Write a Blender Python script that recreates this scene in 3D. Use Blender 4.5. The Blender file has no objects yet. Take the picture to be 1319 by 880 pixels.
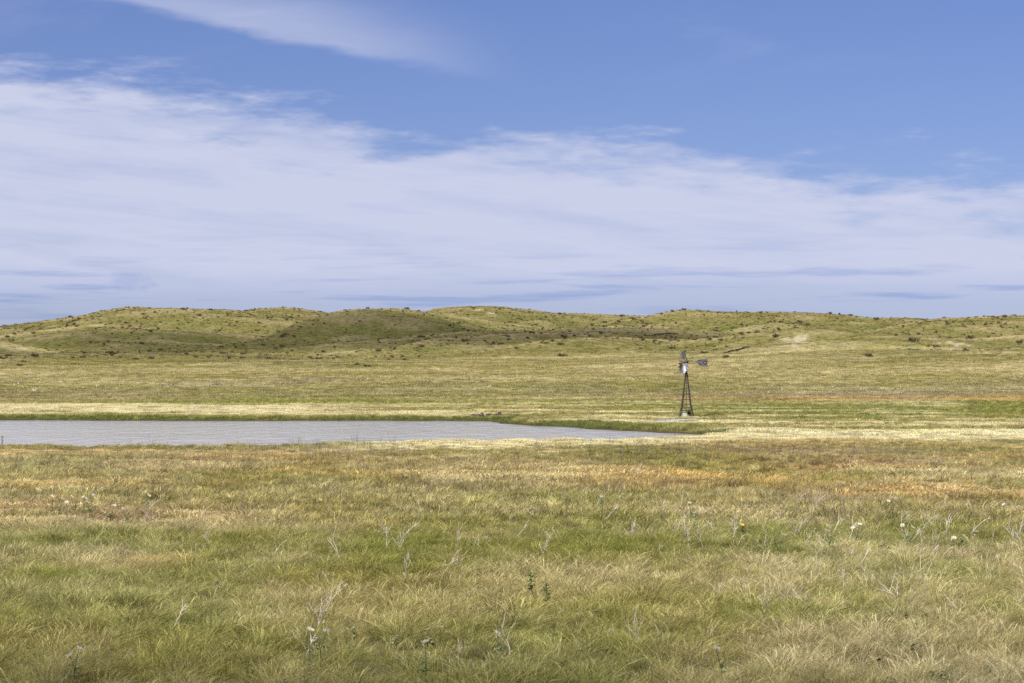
import bpy, math, random
import numpy as np
from mathutils import Vector, Matrix

random.seed(7)
RNG = np.random.default_rng(11)
SC = bpy.context.scene
COL = SC.collection
R = math.radians

# ------------------------------------------------------------------ camera
CAMZ = 4.0
F = 3114.0            # focal length in photo pixels (85 mm on a 36 mm sensor, 1319 px wide)
HOR = 490.0           # photo row of the true horizon
cam_d = bpy.data.cameras.new('camera')
cam_d.lens = 85.0
cam_d.sensor_width = 36.0
cam_d.clip_start = 0.1
cam_d.clip_end = 30000
cam_d.dof.use_dof = True
cam_d.dof.focus_distance = 170.0
cam_d.dof.aperture_fstop = 6.3
cam = bpy.data.objects.new('camera', cam_d)
COL.objects.link(cam)
cam.location = (0, 0, CAMZ)
cam.rotation_euler = (R(90) + math.atan((HOR - 440.0) / F), 0, 0)
SC.camera = cam

# ------------------------------------------------------------------ light
SUN = Vector((-0.50, -0.46, 0.74)).normalized()      # towards the sun: high, from the left and behind the camera
sun_d = bpy.data.lights.new('sun', 'SUN')
sun_d.energy = 4.4
sun_d.angle = R(0.53)
sun_d.color = (1.0, 0.955, 0.88)
sun = bpy.data.objects.new('sun', sun_d)
COL.objects.link(sun)
sun.rotation_euler = SUN.to_track_quat('Z', 'Y').to_euler()
sun.location = (-60, 0, 80)

SC.view_settings.view_transform = 'Standard'
SC.view_settings.look = 'None'
SC.view_settings.gamma = 1.0
SC.view_settings.exposure = 0.20
SC.view_settings.use_curve_mapping = False
SC.cycles.use_denoising = False
SC.cycles.max_bounces = 6
SC.cycles.diffuse_bounces = 3
SC.cycles.glossy_bounces = 2
SC.cycles.transmission_bounces = 3
SC.cycles.transparent_max_bounces = 4
SC.cycles.volume_bounces = 0
SC.cycles.use_adaptive_sampling = True
SC.cycles.adaptive_threshold = 0.01


class E:
    """tiny expression builder on shader math nodes"""
    nt = None

    def __init__(self, s):
        self.s = s

    @staticmethod
    def op(kind, *a, clamp=False):
        n = E.nt.nodes.new('ShaderNodeMath')
        n.operation = kind
        n.use_clamp = clamp
        for i, v in enumerate(a):
            if isinstance(v, E):
                E.nt.links.new(v.s, n.inputs[i])
            else:
                n.inputs[i].default_value = float(v)
        return E(n.outputs[0])

    def __add__(s, o): return E.op('ADD', s, o)
    def __radd__(s, o): return E.op('ADD', o, s)
    def __sub__(s, o): return E.op('SUBTRACT', s, o)
    def __rsub__(s, o): return E.op('SUBTRACT', o, s)
    def __mul__(s, o): return E.op('MULTIPLY', s, o)
    def __rmul__(s, o): return E.op('MULTIPLY', o, s)
    def __truediv__(s, o): return E.op('DIVIDE', s, o)


def ss(e, a, b):
    """smoothstep a..b of an expression"""
    n = E.nt.nodes.new('ShaderNodeMapRange')
    n.interpolation_type = 'SMOOTHSTEP'
    E.nt.links.new(e.s, n.inputs[0])
    n.inputs[1].default_value = a
    n.inputs[2].default_value = b
    n.inputs[3].default_value = 0.0
    n.inputs[4].default_value = 1.0
    return E(n.outputs[0])


def vec(x, y, z):
    n = E.nt.nodes.new('ShaderNodeCombineXYZ')
    for i, v in enumerate((x, y, z)):
        if isinstance(v, E):
            E.nt.links.new(v.s, n.inputs[i])
        else:
            n.inputs[i].default_value = v
    return n.outputs[0]


def noise(v, scale, detail=4.0, rough=0.55, dist=0.0):
    n = E.nt.nodes.new('ShaderNodeTexNoise')
    E.nt.links.new(v, n.inputs['Vector'])
    n.inputs['Scale'].default_value = scale
    n.inputs['Detail'].default_value = detail
    n.inputs['Roughness'].default_value = rough
    n.inputs['Distortion'].default_value = dist
    return E(n.outputs['Fac'])


def mixc(f, a, b):
    n = E.nt.nodes.new('ShaderNodeMix')
    n.data_type = 'RGBA'
    for sock, v in ((n.inputs[0], f), (n.inputs[6], a), (n.inputs[7], b)):
        if isinstance(v, E):
            E.nt.links.new(v.s, sock)
        elif isinstance(v, (int, float)):
            sock.default_value = v
        elif isinstance(v, (tuple, list)):
            sock.default_value = (v[0], v[1], v[2], 1)
        else:
            E.nt.links.new(v, sock)
    return n.outputs[2]


# ------------------------------------------------------------------ sky
world = bpy.data.worlds.new('World')
SC.world = world
world.use_nodes = True
nt = world.node_tree
nt.nodes.clear()
E.nt = nt
SKY_STRENGTH = 0.083
out = nt.nodes.new('ShaderNodeOutputWorld')
bg = nt.nodes.new('ShaderNodeBackground')
bg.inputs[1].default_value = SKY_STRENGTH
nt.links.new(bg.outputs[0], out.inputs[0])
sky = nt.nodes.new('ShaderNodeTexSky')
sky.sky_type = 'NISHITA'
sky.sun_disc = False
sky.sun_elevation = math.asin(SUN.z)
sky.sun_rotation = math.atan2(SUN.x, SUN.y)
sky.altitude = 1100
sky.air_density = 1.0
sky.dust_density = 0.6
sky.ozone_density = 2.0
tc = nt.nodes.new('ShaderNodeTexCoord')
sep = nt.nodes.new('ShaderNodeSeparateXYZ')
nt.links.new(tc.outputs['Generated'], sep.inputs[0])
dx, dy, dz = (E(sep.outputs[i]) for i in range(3))
az = E.op('ARCTAN2', dx, dy)
el = E.op('ARCSINE', dz)
# cloud sheets: angular coordinates, streaked along the horizon
warp = noise(vec(az * 5.0, el * 14.0, 3.1), 1.0, 3, 0.5) - 0.5
warp2 = noise(vec(az * 22.0, el * 90.0, 8.7), 1.0, 5, 0.6) - 0.5
top = 0.103 - 0.052 * E.op('SINE', az * 2.0)
warp3 = noise(vec(az * 55.0, el * 300.0, 2.2), 1.0, 4, 0.6) - 0.5
hgt = (el - top) + warp * 0.060 + warp2 * 0.048 + warp3 * 0.014
bank = 1.0 - ss(hgt, -0.016, 0.006)
streak = noise(vec(az * 7.0 + warp2 * 0.4, el * 60.0 + az * 6.0, 1.0), 1.0, 6, 0.62)
body = ss(streak, 0.22, 0.62)
fine = noise(vec(az * 30.0, el * 230.0, 5.0), 1.0, 5, 0.6)
dens = bank * (0.55 + 0.45 * body) * (0.86 + 0.28 * fine)
low = ss(el, 0.026, 0.050)
dens = dens * (0.55 + 0.45 * low)
# veil of cirrus higher up
cir = noise(vec(az * 3.2 + el * 7.0 + warp * 1.2, el * 16.0 - az * 3.0, 4.0), 1.0, 7, 0.6, 0.3)
veil = ss(cir, 0.50, 0.82) * ss(el, 0.09, 0.16) * 0.30
# one long plume of cirrus, drawn out towards the right
line = 0.1438 - 0.205 * (az + 0.106) + warp2 * 0.012 + warp * 0.010
dl = el - line
plume = ss(dl, -0.0045, 0.0015) * (1.0 - ss(dl, -0.001, 0.034)) * (1.0 - ss(az, -0.085, 0.012)) * ss(az, -0.24, -0.12)
plume = plume * (0.55 + 0.9 * (streak - 0.25))
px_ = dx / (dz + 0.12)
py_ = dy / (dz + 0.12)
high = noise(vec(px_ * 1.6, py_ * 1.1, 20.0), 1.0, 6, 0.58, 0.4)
over_ = ss(high, 0.36, 0.62) * ss(el, 0.165, 0.30) * 0.9  # cloud cover added above the view to lift ambient light and pond brightness
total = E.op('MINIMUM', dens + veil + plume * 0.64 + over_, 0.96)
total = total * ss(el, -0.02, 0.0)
# grey-blue flat streaks low in the bank
flat = noise(vec(az * 13.0, el * 190.0, 12.0), 1.0, 5, 0.55)
dark = ss(flat, 0.50, 0.68) * (1.0 - ss(el, 0.030, 0.070)) * 0.75
pa = (az + 0.157) / 0.0085
pe = (el - 0.0405) / 0.0040
lump = noise(vec(az * 120.0, el * 200.0, 7.0), 1.0, 5, 0.6)
puff = (1.0 - ss(pa * pa + pe * pe + (lump - 0.5) * 5.0, 0.0, 1.6)) * 0.36
dark = dark + puff
cl_hi = (6.4, 6.75, 8.6)
cl_lo = (3.3, 4.2, 7.3)
ccol = mixc(dark + (1.0 - low) * 0.42, cl_hi, cl_lo)
ccol = mixc(ss(el, 0.165, 0.45), ccol, (10.0, 10.1, 10.6))  # added overhead clouds made whiter and brighter, as fill light and for the water
tint = nt.nodes.new('ShaderNodeMix')
tint.data_type = 'RGBA'
tint.blend_type = 'MULTIPLY'
tint.inputs[0].default_value = 1.0
nt.links.new(sky.outputs[0], tint.inputs[6])
tint.inputs[7].default_value = (0.645, 0.672, 1.01, 1)
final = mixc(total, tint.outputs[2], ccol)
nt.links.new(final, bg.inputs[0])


# ------------------------------------------------------------------ numpy helpers
def hash2(ix, iy, seed):
    n = (ix.astype(np.int64) * 374761393 + iy.astype(np.int64) * 668265263 + seed * 982451653) & 0xFFFFFFFF
    n = ((n ^ (n >> 13)) * 1274126177) & 0xFFFFFFFF
    n = (n ^ (n >> 16)) & 0xFFFFFFFF
    return n / 4294967295.0


def vnoise(x, y, seed=0):
    x = np.asarray(x, float); y = np.asarray(y, float)
    ix = np.floor(x); iy = np.floor(y)
    fx = x - ix; fy = y - iy
    ux = fx * fx * fx * (fx * (fx * 6 - 15) + 10); uy = fy * fy * fy * (fy * (fy * 6 - 15) + 10)
    a = hash2(ix, iy, seed); b = hash2(ix + 1, iy, seed)
    c = hash2(ix, iy + 1, seed); d = hash2(ix + 1, iy + 1, seed)
    return (a + (b - a) * ux) * (1 - uy) + (c + (d - c) * ux) * uy


def fbm(x, y, seed=0, oct=4, rough=0.5):
    v = 0.0; a = 1.0; s = 0.0
    for i in range(oct):
        c, sn = math.cos(0.6 * i), math.sin(0.6 * i)
        v = v + a * vnoise((x * c - y * sn) * 2 ** i + 17.3 * i, (x * sn + y * c) * 2 ** i - 9.1 * i, seed + i)
        s += a; a *= rough
    return v / s


def sst(a, b, x):
    t = np.clip((x - a) / (b - a), 0, 1)
    return t * t * (3 - 2 * t)


def lin(c):
    c = np.asarray(c, float) / 255.0
    return np.where(c <= 0.04045, c / 12.92, ((c + 0.055) / 1.055) ** 2.4)


def px(u, v, d):
    """photo pixel at a distance -> world point"""
    return ((u - 659.5) / F * d, d, CAMZ + (HOR - v) / F * d)


def gnd(u, v, h=0.0):
    """photo pixel on the flat meadow (h metres above it) -> x, y"""
    d = (CAMZ - h) * F / (v - HOR)
    return (u - 659.5) / F * d, d


# ------------------------------------------------------------------ terrain
PND_NEAR = [(-600, 128), (-300, 133), (0, 139), (200, 141), (330, 142), (420, 145), (500, 151), (560, 151), (640, 153), (700, 155), (800, 158), (880, 162), (915, 169)]
PND_FAR = [(925, 180), (880, 187), (850, 192), (800, 199), (740, 209), (690, 217), (655, 226), (640, 240), (560, 243), (400, 244), (200, 243), (100, 246), (0, 247), (-300, 240), (-560, 215)]
POND = np.array([((u - 659.5) / F * y, y) for u, y in PND_NEAR + PND_FAR])


def pond_sd(x, y):
    """signed distance to the pond outline, negative inside"""
    x = np.asarray(x, float); y = np.asarray(y, float)
    d = np.full(x.shape, 1e9); inside = np.zeros(x.shape, bool)
    n = len(POND)
    for i in range(n):
        ax, ay = POND[i]; bx, by = POND[(i + 1) % n]
        ex, ey = bx - ax, by - ay
        t = np.clip(((x - ax) * ex + (y - ay) * ey) / (ex * ex + ey * ey), 0, 1)
        d = np.minimum(d, np.hypot(x - ax - t * ex, y - ay - t * ey))
        c = ((ay > y) != (by > y)) & (x < (bx - ax) * (y - ay) / (by - ay + 1e-12) + ax)
        inside ^= c
    wob = (vnoise(x * 0.30, y * 0.10, 71) - 0.5) * 2.0 + (vnoise(x * 0.9, y * 0.3, 72) - 0.5) * 0.9
    return np.where(inside, -d, d) + wob


FLOOR_Y = [-5000, 255, 275, 300, 350, 420, 520, 600, 700, 900, 1300, 9000]
FLOOR_Z = [0, 0, 0.15, 0.5, 1.4, 3.3, 6.5, 8.2, 9.5, 12, 15, 10]
_fy = np.arange(-5000, 9001, 2.0)
_fz = np.interp(_fy, FLOOR_Y, FLOOR_Z)
_k = np.exp(-0.5 * (np.arange(-20, 21) / 8.0) ** 2); _k /= _k.sum()
_fz = np.convolve(np.pad(_fz, 20, 'edge'), _k, 'valid')


def zfloor(y):
    return np.interp(y, _fy, _fz)


RIDGES = []


def ridge(pts, wf, wb, p=1.7, end=0.10, sig=6.0):
    """crest through (photo column, photo row, distance) points, with front and back widths in metres"""
    P = np.array([px(u, v, d) for u, v, d in pts])
    P = P[np.argsort(P[:, 0])]
    x0, x1 = P[0, 0], P[-1, 0]
    xs = np.arange(x0 - 500, x1 + 500, 2.0)
    ys = np.interp(xs, P[:, 0], P[:, 1]); zs = np.interp(xs, P[:, 0], P[:, 2])
    zs = zs - end * np.maximum(0, np.maximum(x0 - xs, xs - x1))
    k = np.exp(-0.5 * (np.arange(-25, 26) * 2.0 / sig) ** 2); k /= k.sum()
    ys = np.convolve(np.pad(ys, 25, 'edge'), k, 'valid'); zs = np.convolve(np.pad(zs, 25, 'edge'), k, 'valid')
    RIDGES.append((xs, ys, zs, wf, wb, p))


# skyline hills
ridge([(-500, 415, 1000), (-300, 428, 1000), (-100, 430, 1000), (0, 420, 1000), (40, 413, 1000), (100, 408, 1000), (132, 402, 1000), (150, 397, 1000), (168, 395, 1000),
       (210, 398.5, 1000), (260, 400, 1000), (300, 400, 1000), (350, 404, 1000), (420, 413, 1000), (500, 428, 1000)], 105, 140)
ridge([(250, 412, 1160), (300, 402, 1160), (330, 398, 1160), (370, 397, 1160), (400, 399, 1160), (425, 402, 1160), (490, 412, 1160)], 120, 180)
ridge([(250, 458, 800), (300, 449, 830), (340, 437, 860), (380, 420, 890), (415, 407, 920), (440, 401, 940), (490, 396.5, 950), (530, 398, 950), (560, 402, 960), (620, 412, 970), (720, 425, 990)], 85, 130)
ridge([(520, 410, 1100), (555, 399.5, 1100), (580, 395.5, 1100), (640, 396.5, 1100), (680, 402, 1100), (720, 405.5, 1100), (780, 407.5, 1100), (830, 409, 1100), (900, 416, 1100)], 120, 180)
ridge([(740, 421, 980), (800, 412, 990), (840, 405, 1000), (868, 400, 1000), (892, 400, 1000), (915, 404, 1000), (960, 403, 1000), (1030, 403.5, 1000), (1080, 407.5, 1000), (1130, 413, 1000), (1200, 425, 980)], 100, 160)
ridge([(1040, 415, 1180), (1110, 409.5, 1180), (1170, 408, 1180), (1200, 411, 1180), (1260, 420, 1180)], 120, 180)
ridge([(1120, 428, 880), (1180, 415, 890), (1230, 408, 900), (1285, 404, 900), (1330, 404.5, 900), (1400, 401, 900), (1500, 410, 900), (1700, 420, 900), (1900, 405, 900)], 95, 160)
# spurs and terraces in front of them
ridge([(420, 478, 690), (460, 469, 705), (540, 462, 720), (600, 456, 735), (640, 450, 745), (680, 443, 750), (723, 436.5, 755), (800, 434, 760), (850, 433, 760), (893, 437, 750), (935, 432, 750),
       (980, 427, 750), (1038, 423.5, 750), (1075, 424, 750), (1110, 431, 750), (1160, 440, 745)], 85, 70, 1.5, sig=5)
ridge([(400, 447, 800), (445, 440, 815), (500, 433.5, 830), (545, 430, 840), (600, 429, 850), (680, 426, 860), (760, 422, 870), (840, 421, 880)], 60, 60, 1.5)
ridge([(430, 463, 745), (512, 448, 770), (560, 438, 785), (607, 433, 800), (680, 432, 810), (750, 428, 820)], 55, 45, 1.5, sig=5)
ridge([(1040, 446, 700), (1100, 437, 710), (1150, 435, 720), (1200, 436, 720), (1260, 438, 715), (1319, 432, 700), (1400, 425, 700), (1600, 430, 700)], 70, 80, 1.5)
ridge([(380, 483, 600), (440, 480.5, 600), (540, 479, 600), (660, 476.5, 605), (740, 472, 612), (800, 468, 618), (880, 464.5, 622), (940, 463, 625), (1000, 459.5, 630), (1060, 457, 630), (1130, 455, 630),
       (1200, 457, 625), (1260, 454, 620), (1319, 449, 620), (1450, 445, 620)], 95, 45, 1.6, sig=7)
ridge([(1000, 472, 560), (1100, 466, 560), (1200, 464.5, 560), (1319, 462, 560), (1500, 460, 560)], 80, 40, 1.6)
ridge([(-250, 425, 690), (-60, 431, 690), (-20, 436, 690), (0, 440, 690), (15, 445, 690), (40, 447, 690), (60, 452, 690), (95, 459, 690)], 55, 60, 1.5, sig=4)
ridge([(-120, 460, 650), (0, 458.5, 650), (60, 456, 655), (100, 454, 660), (150, 453, 660), (220, 456.5, 660), (300, 457.5, 665), (360, 460, 665)], 50, 40, 1.5, sig=5)
ridge([(-120, 468, 600), (0, 465.5, 600), (60, 464, 605), (120, 467, 605), (200, 471, 600), (320, 470, 605), (420, 466, 610), (470, 464, 620)], 45, 30, 1.5, sig=5)
ridge([(120, 441, 840), (180, 444, 840), (260, 446, 840), (330, 444, 845)], 60, 50, 1.5)
ridge([(-80, 436, 850), (0, 430, 860), (60, 424, 870), (120, 418, 880), (160, 417, 890)], 60, 60, 1.5)


def terrain(x, y, micro=True):
    x = np.asarray(x, float); y = np.asarray(y, float)
    zb = zfloor(y)
    dd = np.zeros(np.broadcast(x, y).shape); rat = np.zeros(dd.shape)
    for xs, ys, zs, wf, wb, p in RIDGES:
        yc = np.interp(x, xs, ys); zc = np.interp(x, xs, zs)
        t = y - yc
        w = np.where(t < 0, wf, wb)
        pr = np.exp(-(np.abs(t) / w) ** p)
        d = np.maximum(zc - zb, 0) * pr
        rat = np.where(d >= dd - 0.5, np.maximum(pr, 0), rat)
        hi = np.maximum(dd, d)
        k = 1.6 * np.clip(hi / 2.0, 0.001, 1)
        h = np.maximum(k - np.abs(dd - d), 0) / k
        dd = hi + h * h * k * 0.25
    # rolling sand hills everywhere beyond what the ridges shape
    r = np.hypot(x, y)
    wide = np.maximum(sst(320, 900, np.abs(x) - 0.10 * y), np.maximum(sst(1350, 1800, y), sst(-150, -700, y)))
    roll = fbm(x / 420.0, y / 420.0, 21, 4)
    dd = dd + wide * np.clip(roll - 0.32, 0, 1) * 60 * sst(250, 900, r) * np.where(y > 1300, 0.75, 1.0)
    hill = np.clip(dd / 6.0, 0, 1)
    z = zb + dd
    calm = 1 - 0.72 * rat ** 3
    z = z + hill * calm * ((fbm(x / 46.0, y / 70.0, 31, 3) - 0.5) * 9.0 + (fbm(x / 15.0, y / 22.0, 37, 3) - 0.5) * 2.6)
    z = z + (fbm(x / 30.0, y / 45.0, 5, 3) - 0.5) * 0.35
    z = z + (fbm(x / 55.0, y / 20.0, 15, 3) - 0.5) * 1.3 * sst(330, 380, y) * (1 - sst(560, 640, y))
    if micro:
        z = z + (fbm(x / 1.7, y / 1.9, 9, 3) - 0.5) * 0.24 * (1 - sst(260, 330, y))
    # bank below the camera
    z = z + 2.2 * (1 - sst(2.0, 25.0, y)) * sst(-40, -8, y)
    sd = pond_sd(x, y)
    near = np.abs(sd) < 25
    z = np.where(near & (sd > 0), z * sst(0, 9, sd) + 0.22 * sst(0, 3, sd) * (1 - sst(3, 9, sd)), z)
    z = np.where(sd <= 0, -0.9 * sst(0, -7, sd), z)
    return z


# ------------------------------------------------------------------ ground colours (real pigment of soil and plants)
C = {k: lin(v) for k, v in dict(
    straw=(208, 197, 150), olive=(172, 164, 98), green=(152, 155, 84), lush=(156, 164, 80), orange=(214, 186, 124), rust=(180, 146, 118),
    cream=(238, 227, 184), reed=(140, 146, 86), tan=(200, 186, 142), hill=(152, 145, 92), hillgreen=(134, 136, 78), hilldry=(186, 172, 128), crest=(208, 191, 148),
    brown=(172, 162, 122), sand=(232, 216, 190), grey=(176, 164, 132)).items()}

PATCH = []          # world ellipses: x, y, rx, ry, colour, strength


def patch(u, v, ru, rv, col, s=0.8):
    x, y = gnd(u, v, 0.15)
    _, ya = gnd(u, v - rv, 0.15)
    _, yb = gnd(u, v + rv, 0.15)
    PATCH.append((x, y, ru / F * y, (ya - yb) / 2, C[col], s))


# foreground meadow
patch(120, 600, 160, 14, 'straw', .4); patch(330, 588, 200, 9, 'orange', .45); patch(60, 628, 120, 7, 'orange', .6); patch(150, 668, 90, 10, 'rust', .75)
patch(20, 655, 60, 10, 'rust', .5); patch(430, 625, 60, 12, 'green', .5); patch(120, 705, 200, 24, 'green', .75); patch(420, 715, 150, 18, 'green', .5)
patch(60, 745, 120, 12, 'lush', .4); patch(190, 728, 60, 9, 'orange', .5); patch(280, 668, 40, 12, 'rust', .35); patch(560, 640, 160, 12, 'straw', .5)
patch(700, 606, 200, 9, 'orange', .35); patch(840, 612, 150, 9, 'orange', .75); patch(960, 618, 160, 8, 'orange', .75); patch(1180, 632, 150, 7, 'orange', .7)
patch(1090, 622, 90, 7, 'lush', .5); patch(1060, 596, 110, 7, 'rust', .75); patch(1170, 598, 60, 6, 'rust', .8); patch(1000, 575, 120, 6, 'rust', .45)
patch(1250, 605, 120, 14, 'grey', .45); patch(1130, 580, 140, 8, 'grey', .45); patch(1290, 630, 60, 8, 'orange', .4)
patch(900, 690, 130, 32, 'green', .8); patch(1080, 690, 140, 36, 'lush', .6); patch(1250, 690, 120, 34, 'green', .7); patch(760, 680, 110, 24, 'green', .6)
patch(520, 705, 70, 20, 'green', .75); patch(640, 715, 120, 20, 'green', .5); patch(1000, 745, 260, 24, 'straw', .28); patch(1060, 790, 150, 26, 'lush', .55)
patch(720, 655, 120, 10, 'straw', .45); patch(880, 640, 120, 8, 'straw', .5); patch(1040, 640, 140, 8, 'tan', .4)
patch(1160, 845, 140, 22, 'brown', .6); patch(420, 780, 180, 18, 'tan', .4); patch(650, 760, 160, 14, 'straw', .35); patch(300, 830, 160, 30, 'green', .45)
patch(760, 800, 120, 22, 'green', .5); patch(1290, 780, 60, 20, 'lush', .4); patch(600, 850, 160, 24, 'brown', .3); patch(60, 840, 120, 30, 'olive', .5)
patch(830, 830, 100, 24, 'brown', .3)
NEAR_CREAM = [(u, y) for u, y in ((380, 140), (430, 142), (500, 146), (560, 148), (640, 150), (700, 152), (800, 155), (900, 161), (960, 169), (1319, 171), (1700, 171))]


def paint(x, y, z=None, part='field', dither=False):
    """pigment of the plant cover at x, y"""
    x = np.asarray(x, float); y = np.asarray(y, float)
    shp = np.broadcast(x, y).shape
    n1 = fbm(x / 9.0, y / 16.0, 101, 4); n2 = fbm(x / 2.2, y / 3.6, 107, 3); n3 = fbm(x / 40.0, y / 60.0, 113, 3)
    a = np.clip((n1 - 0.5) * 2.2 + (n2 - 0.5) * 1.3 + 0.60, 0, 1)[..., None]
    col = C['olive'] * (1 - a) + C['straw'] * a
    g = sst(0.52, 0.66, fbm(x / 7.0, y / 11.0, 131, 3))[..., None] * 0.5
    col = col * (1 - g) + C['green'] * g
    def over(c, m):
        nonlocal col
        m = np.clip(m, 0, 1)[..., None]
        col = col * (1 - m) + C[c] * m
    wx = (n1 - 0.5) * 3.0; 
    edge = (n2 - 0.5) * 1.1 + (n1 - 0.5) * 1.0
    for px_, py_, rx, ry, c, s in PATCH:
        d = np.sqrt(((x - px_) / rx) ** 2 + ((y - py_) / ry) ** 2) + edge * 0.9
        m = np.clip((1.25 - d) / 0.8, 0, 1) * s * 0.64
        if dither: m = 0.45 * m + 0.55 * (RNG.uniform(0, 1, m.shape) < m) * 0.9
        m = m[..., None]
        col = col * (1 - m) + c * m
    mid = sst(58, 82, y) * (1 - sst(165, 180, y))
    over('rust', mid * sst(0.50, 0.66, fbm(x / 13.0, y / 8.0, 141, 4)) * 0.15)
    over('orange', mid * sst(0.50, 0.64, fbm(x / 17.0, y / 9.0, 145, 4)) * 0.36)
    # ---- far side of the pond, in belts along the shore
    u = x / y * F + 659.5
    sd = pond_sd(x, y)
    far = sst(-4, 4, y - np.interp(u, [-600, 640, 900, 1700], [190, 195, 176, 171]))
    fl = fbm(x / 14.0, y / 9.0, 151, 4)
    ed = (fl - 0.5) * 2.0
    def belt(c, y0, y1, s, u0=-9e9, u1=9e9, soft=6.0, brk=0.0, seed=0):
        """belt between two distances, broken up by drifts"""
        b = sst(y0 - soft, y0 + soft, y + ed * 9) * (1 - sst(y1 - soft, y1 + soft, y + ed * 9))
        b = b * sst(u0 - 60, u0 + 60, u + ed * 60) * (1 - sst(u1 - 60, u1 + 60, u + ed * 60))
        if brk:
            b = b * sst(brk - 0.08, brk + 0.08, fbm(x / 11.0, y / 5.0, 200 + seed, 4))
        over(c, b * s)
    fa = far
    over('tan', fa * sst(300, 340, y) * 0.75)
    over('olive', fa * (1 - sst(300, 345, y)) * 0.8)
    bigp = fbm(x / 26.0, y / 17.0, 161, 4)
    over('olive', fa * sst(300, 340, y) * sst(0.50, 0.62, bigp) * 0.75)
    over('straw', fa * sst(300, 340, y) * sst(0.48, 0.36, bigp) * 0.6)
    belt('olive', 400, 470, 0.5, brk=0.48, seed=1)
    belt('green', 330, 420, 0.55, brk=0.50, seed=2)
    belt('grey', 350, 440, 0.55, brk=0.46, seed=3)
    belt('rust', 342, 368, 0.45, u1=260, brk=0.44, seed=4)
    belt('rust', 338, 362, 0.5, u0=840, brk=0.42, seed=5)
    belt('orange', 326, 345, 0.65, u0=850, brk=0.36, seed=6)
    belt('lush', 316, 338, 0.7, u0=120, u1=860, brk=0.38, seed=7)
    belt('green', 236, 324, 0.8, u0=840, brk=0.30, seed=8)
    belt('cream', 262, 316, 0.9, u1=470, brk=0.36, seed=9)
    belt('green', 254, 270, 0.6, u1=300, brk=0.45, seed=10)
    belt('green', 282, 316, 0.5, u0=470, u1=1319, brk=0.42, seed=11)
    belt('cream', 258, 284, 0.8, u0=420, u1=880, brk=0.46, seed=12)
    belt('cream', 300, 322, 0.7, u0=500, u1=900, brk=0.52, seed=13)
    belt('cream', 236, 320, 0.7, u0=640, u1=1250, brk=0.60, seed=14)
    belt('cream', 201, 236, 0.85, u0=700, brk=0.42, seed=15)
    belt('cream', 170, 188, 0.9, u0=870, brk=0.34, seed=17)
    belt('reed', 190, 201, 0.4, u0=780, u1=1120, brk=0.36, seed=16, soft=4)
    belt('green', 188, 203, 0.5, u0=1050, brk=0.45, seed=18, soft=4)
    yb = np.interp(u, [p[0] for p in NEAR_CREAM], [p[1] for p in NEAR_CREAM])
    nb = sst(-13, -8, y - yb + ed * 4) * (1 - sst(4, 10, y - yb)) * sst(330, 520, u + ed * 90) * (u < 5000)
    over('cream', nb * 0.95)
    over('green', (1 - far) * sst(9, 5, sd) * sst(520, 380, u) * 0.45)
    # rank green grass at the far waterline
    rd = far * (1 - sst(1.0, 5.0, sd + ed * 8 - 5 * sst(330, 150, u) + 2.0 * sst(640, 700, u))) * (u < 960)
    over('reed', rd * 0.92)
    if part == 'hill':
        over('hill', sst(500, 560, y))
    return col


def paint_hill(x, y, z, conv):
    """dry crests, greener hollows, bare sand"""
    col = paint(x, y)
    vm = (sst(320, 360, y) * sst(0.004, 0.03, conv) * 0.7)[..., None]
    col = col * (1 - vm) + C['straw'] * vm
    vm = (sst(320, 360, y) * sst(-0.004, -0.03, conv) * 0.7)[..., None]
    col = col * (1 - vm) + C['olive'] * 0.9 * vm
    n = fbm(x / 22.0, y / 26.0, 301, 4); n2 = fbm(x / 6.0, y / 7.0, 305, 3)
    hillc = C['hill'][None, :] * np.ones(x.shape)[..., None]
    g = np.clip((n - 0.42) * 3.0, 0, 1)[..., None] * 0.75
    hillc = hillc * (1 - g) + C['hillgreen'] * g
    d = np.clip(sst(0.010, 0.045, conv) * 0.65 + sst(0.55, 0.72, n2) * 0.30, 0, 1)[..., None]
    hillc = hillc * (1 - d) + C['hilldry'] * d
    d = np.clip(crest_line(x, y), 0, 1)[..., None] * 0.75
    hillc = hillc * (1 - d) + C['crest'] * d
    d = (sst(-0.01, -0.06, conv) * 0.6)[..., None]
    hillc = hillc * (1 - d) + C['hillgreen'] * d
    hm = sst(6.0, 17.0, z - (fbm(x / 45, y / 45, 309, 3) - .5) * 14)[..., None] * sst(470, 540, y)[..., None]
    hm = np.maximum(hm, (sst(250, 500, np.abs(x) - 0.15 * np.maximum(y, 0)) * 0.8)[..., None])
    col = col * (1 - hm) + hillc * hm
    m = sand_mask(x, y)[..., None]
    return col * (1 - m) + C['sand'] * m


def crest_line(x, y):
    """dry grass along the crests of spurs and terraces"""
    zb = zfloor(y); top_ = np.zeros(x.shape); cr_ = np.zeros(x.shape)
    for xs, ys, zs, wf, wb, p in RIDGES:
        t = y - np.interp(x, xs, ys); zc = np.interp(x, xs, zs)
        d = np.maximum(zc - zb, 0) * np.exp(-(np.abs(t) / np.where(t < 0, wf, wb)) ** p)
        w = np.exp(-0.5 * ((t + 3) / 7.0) ** 2) * sst(0.6, 2.0, d)
        cr_ = np.where(d >= top_ - 0.2, w, cr_ * sst(0.0, 0.8, top_ - d + 0.2)); top_ = np.maximum(top_, d)
    return cr_ * (0.55 + 0.6 * fbm(x / 12.0, y / 12.0, 333, 3))


SANDS = []          # x, y, rx, ry of blow-outs, set once the terrain is known


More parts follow.
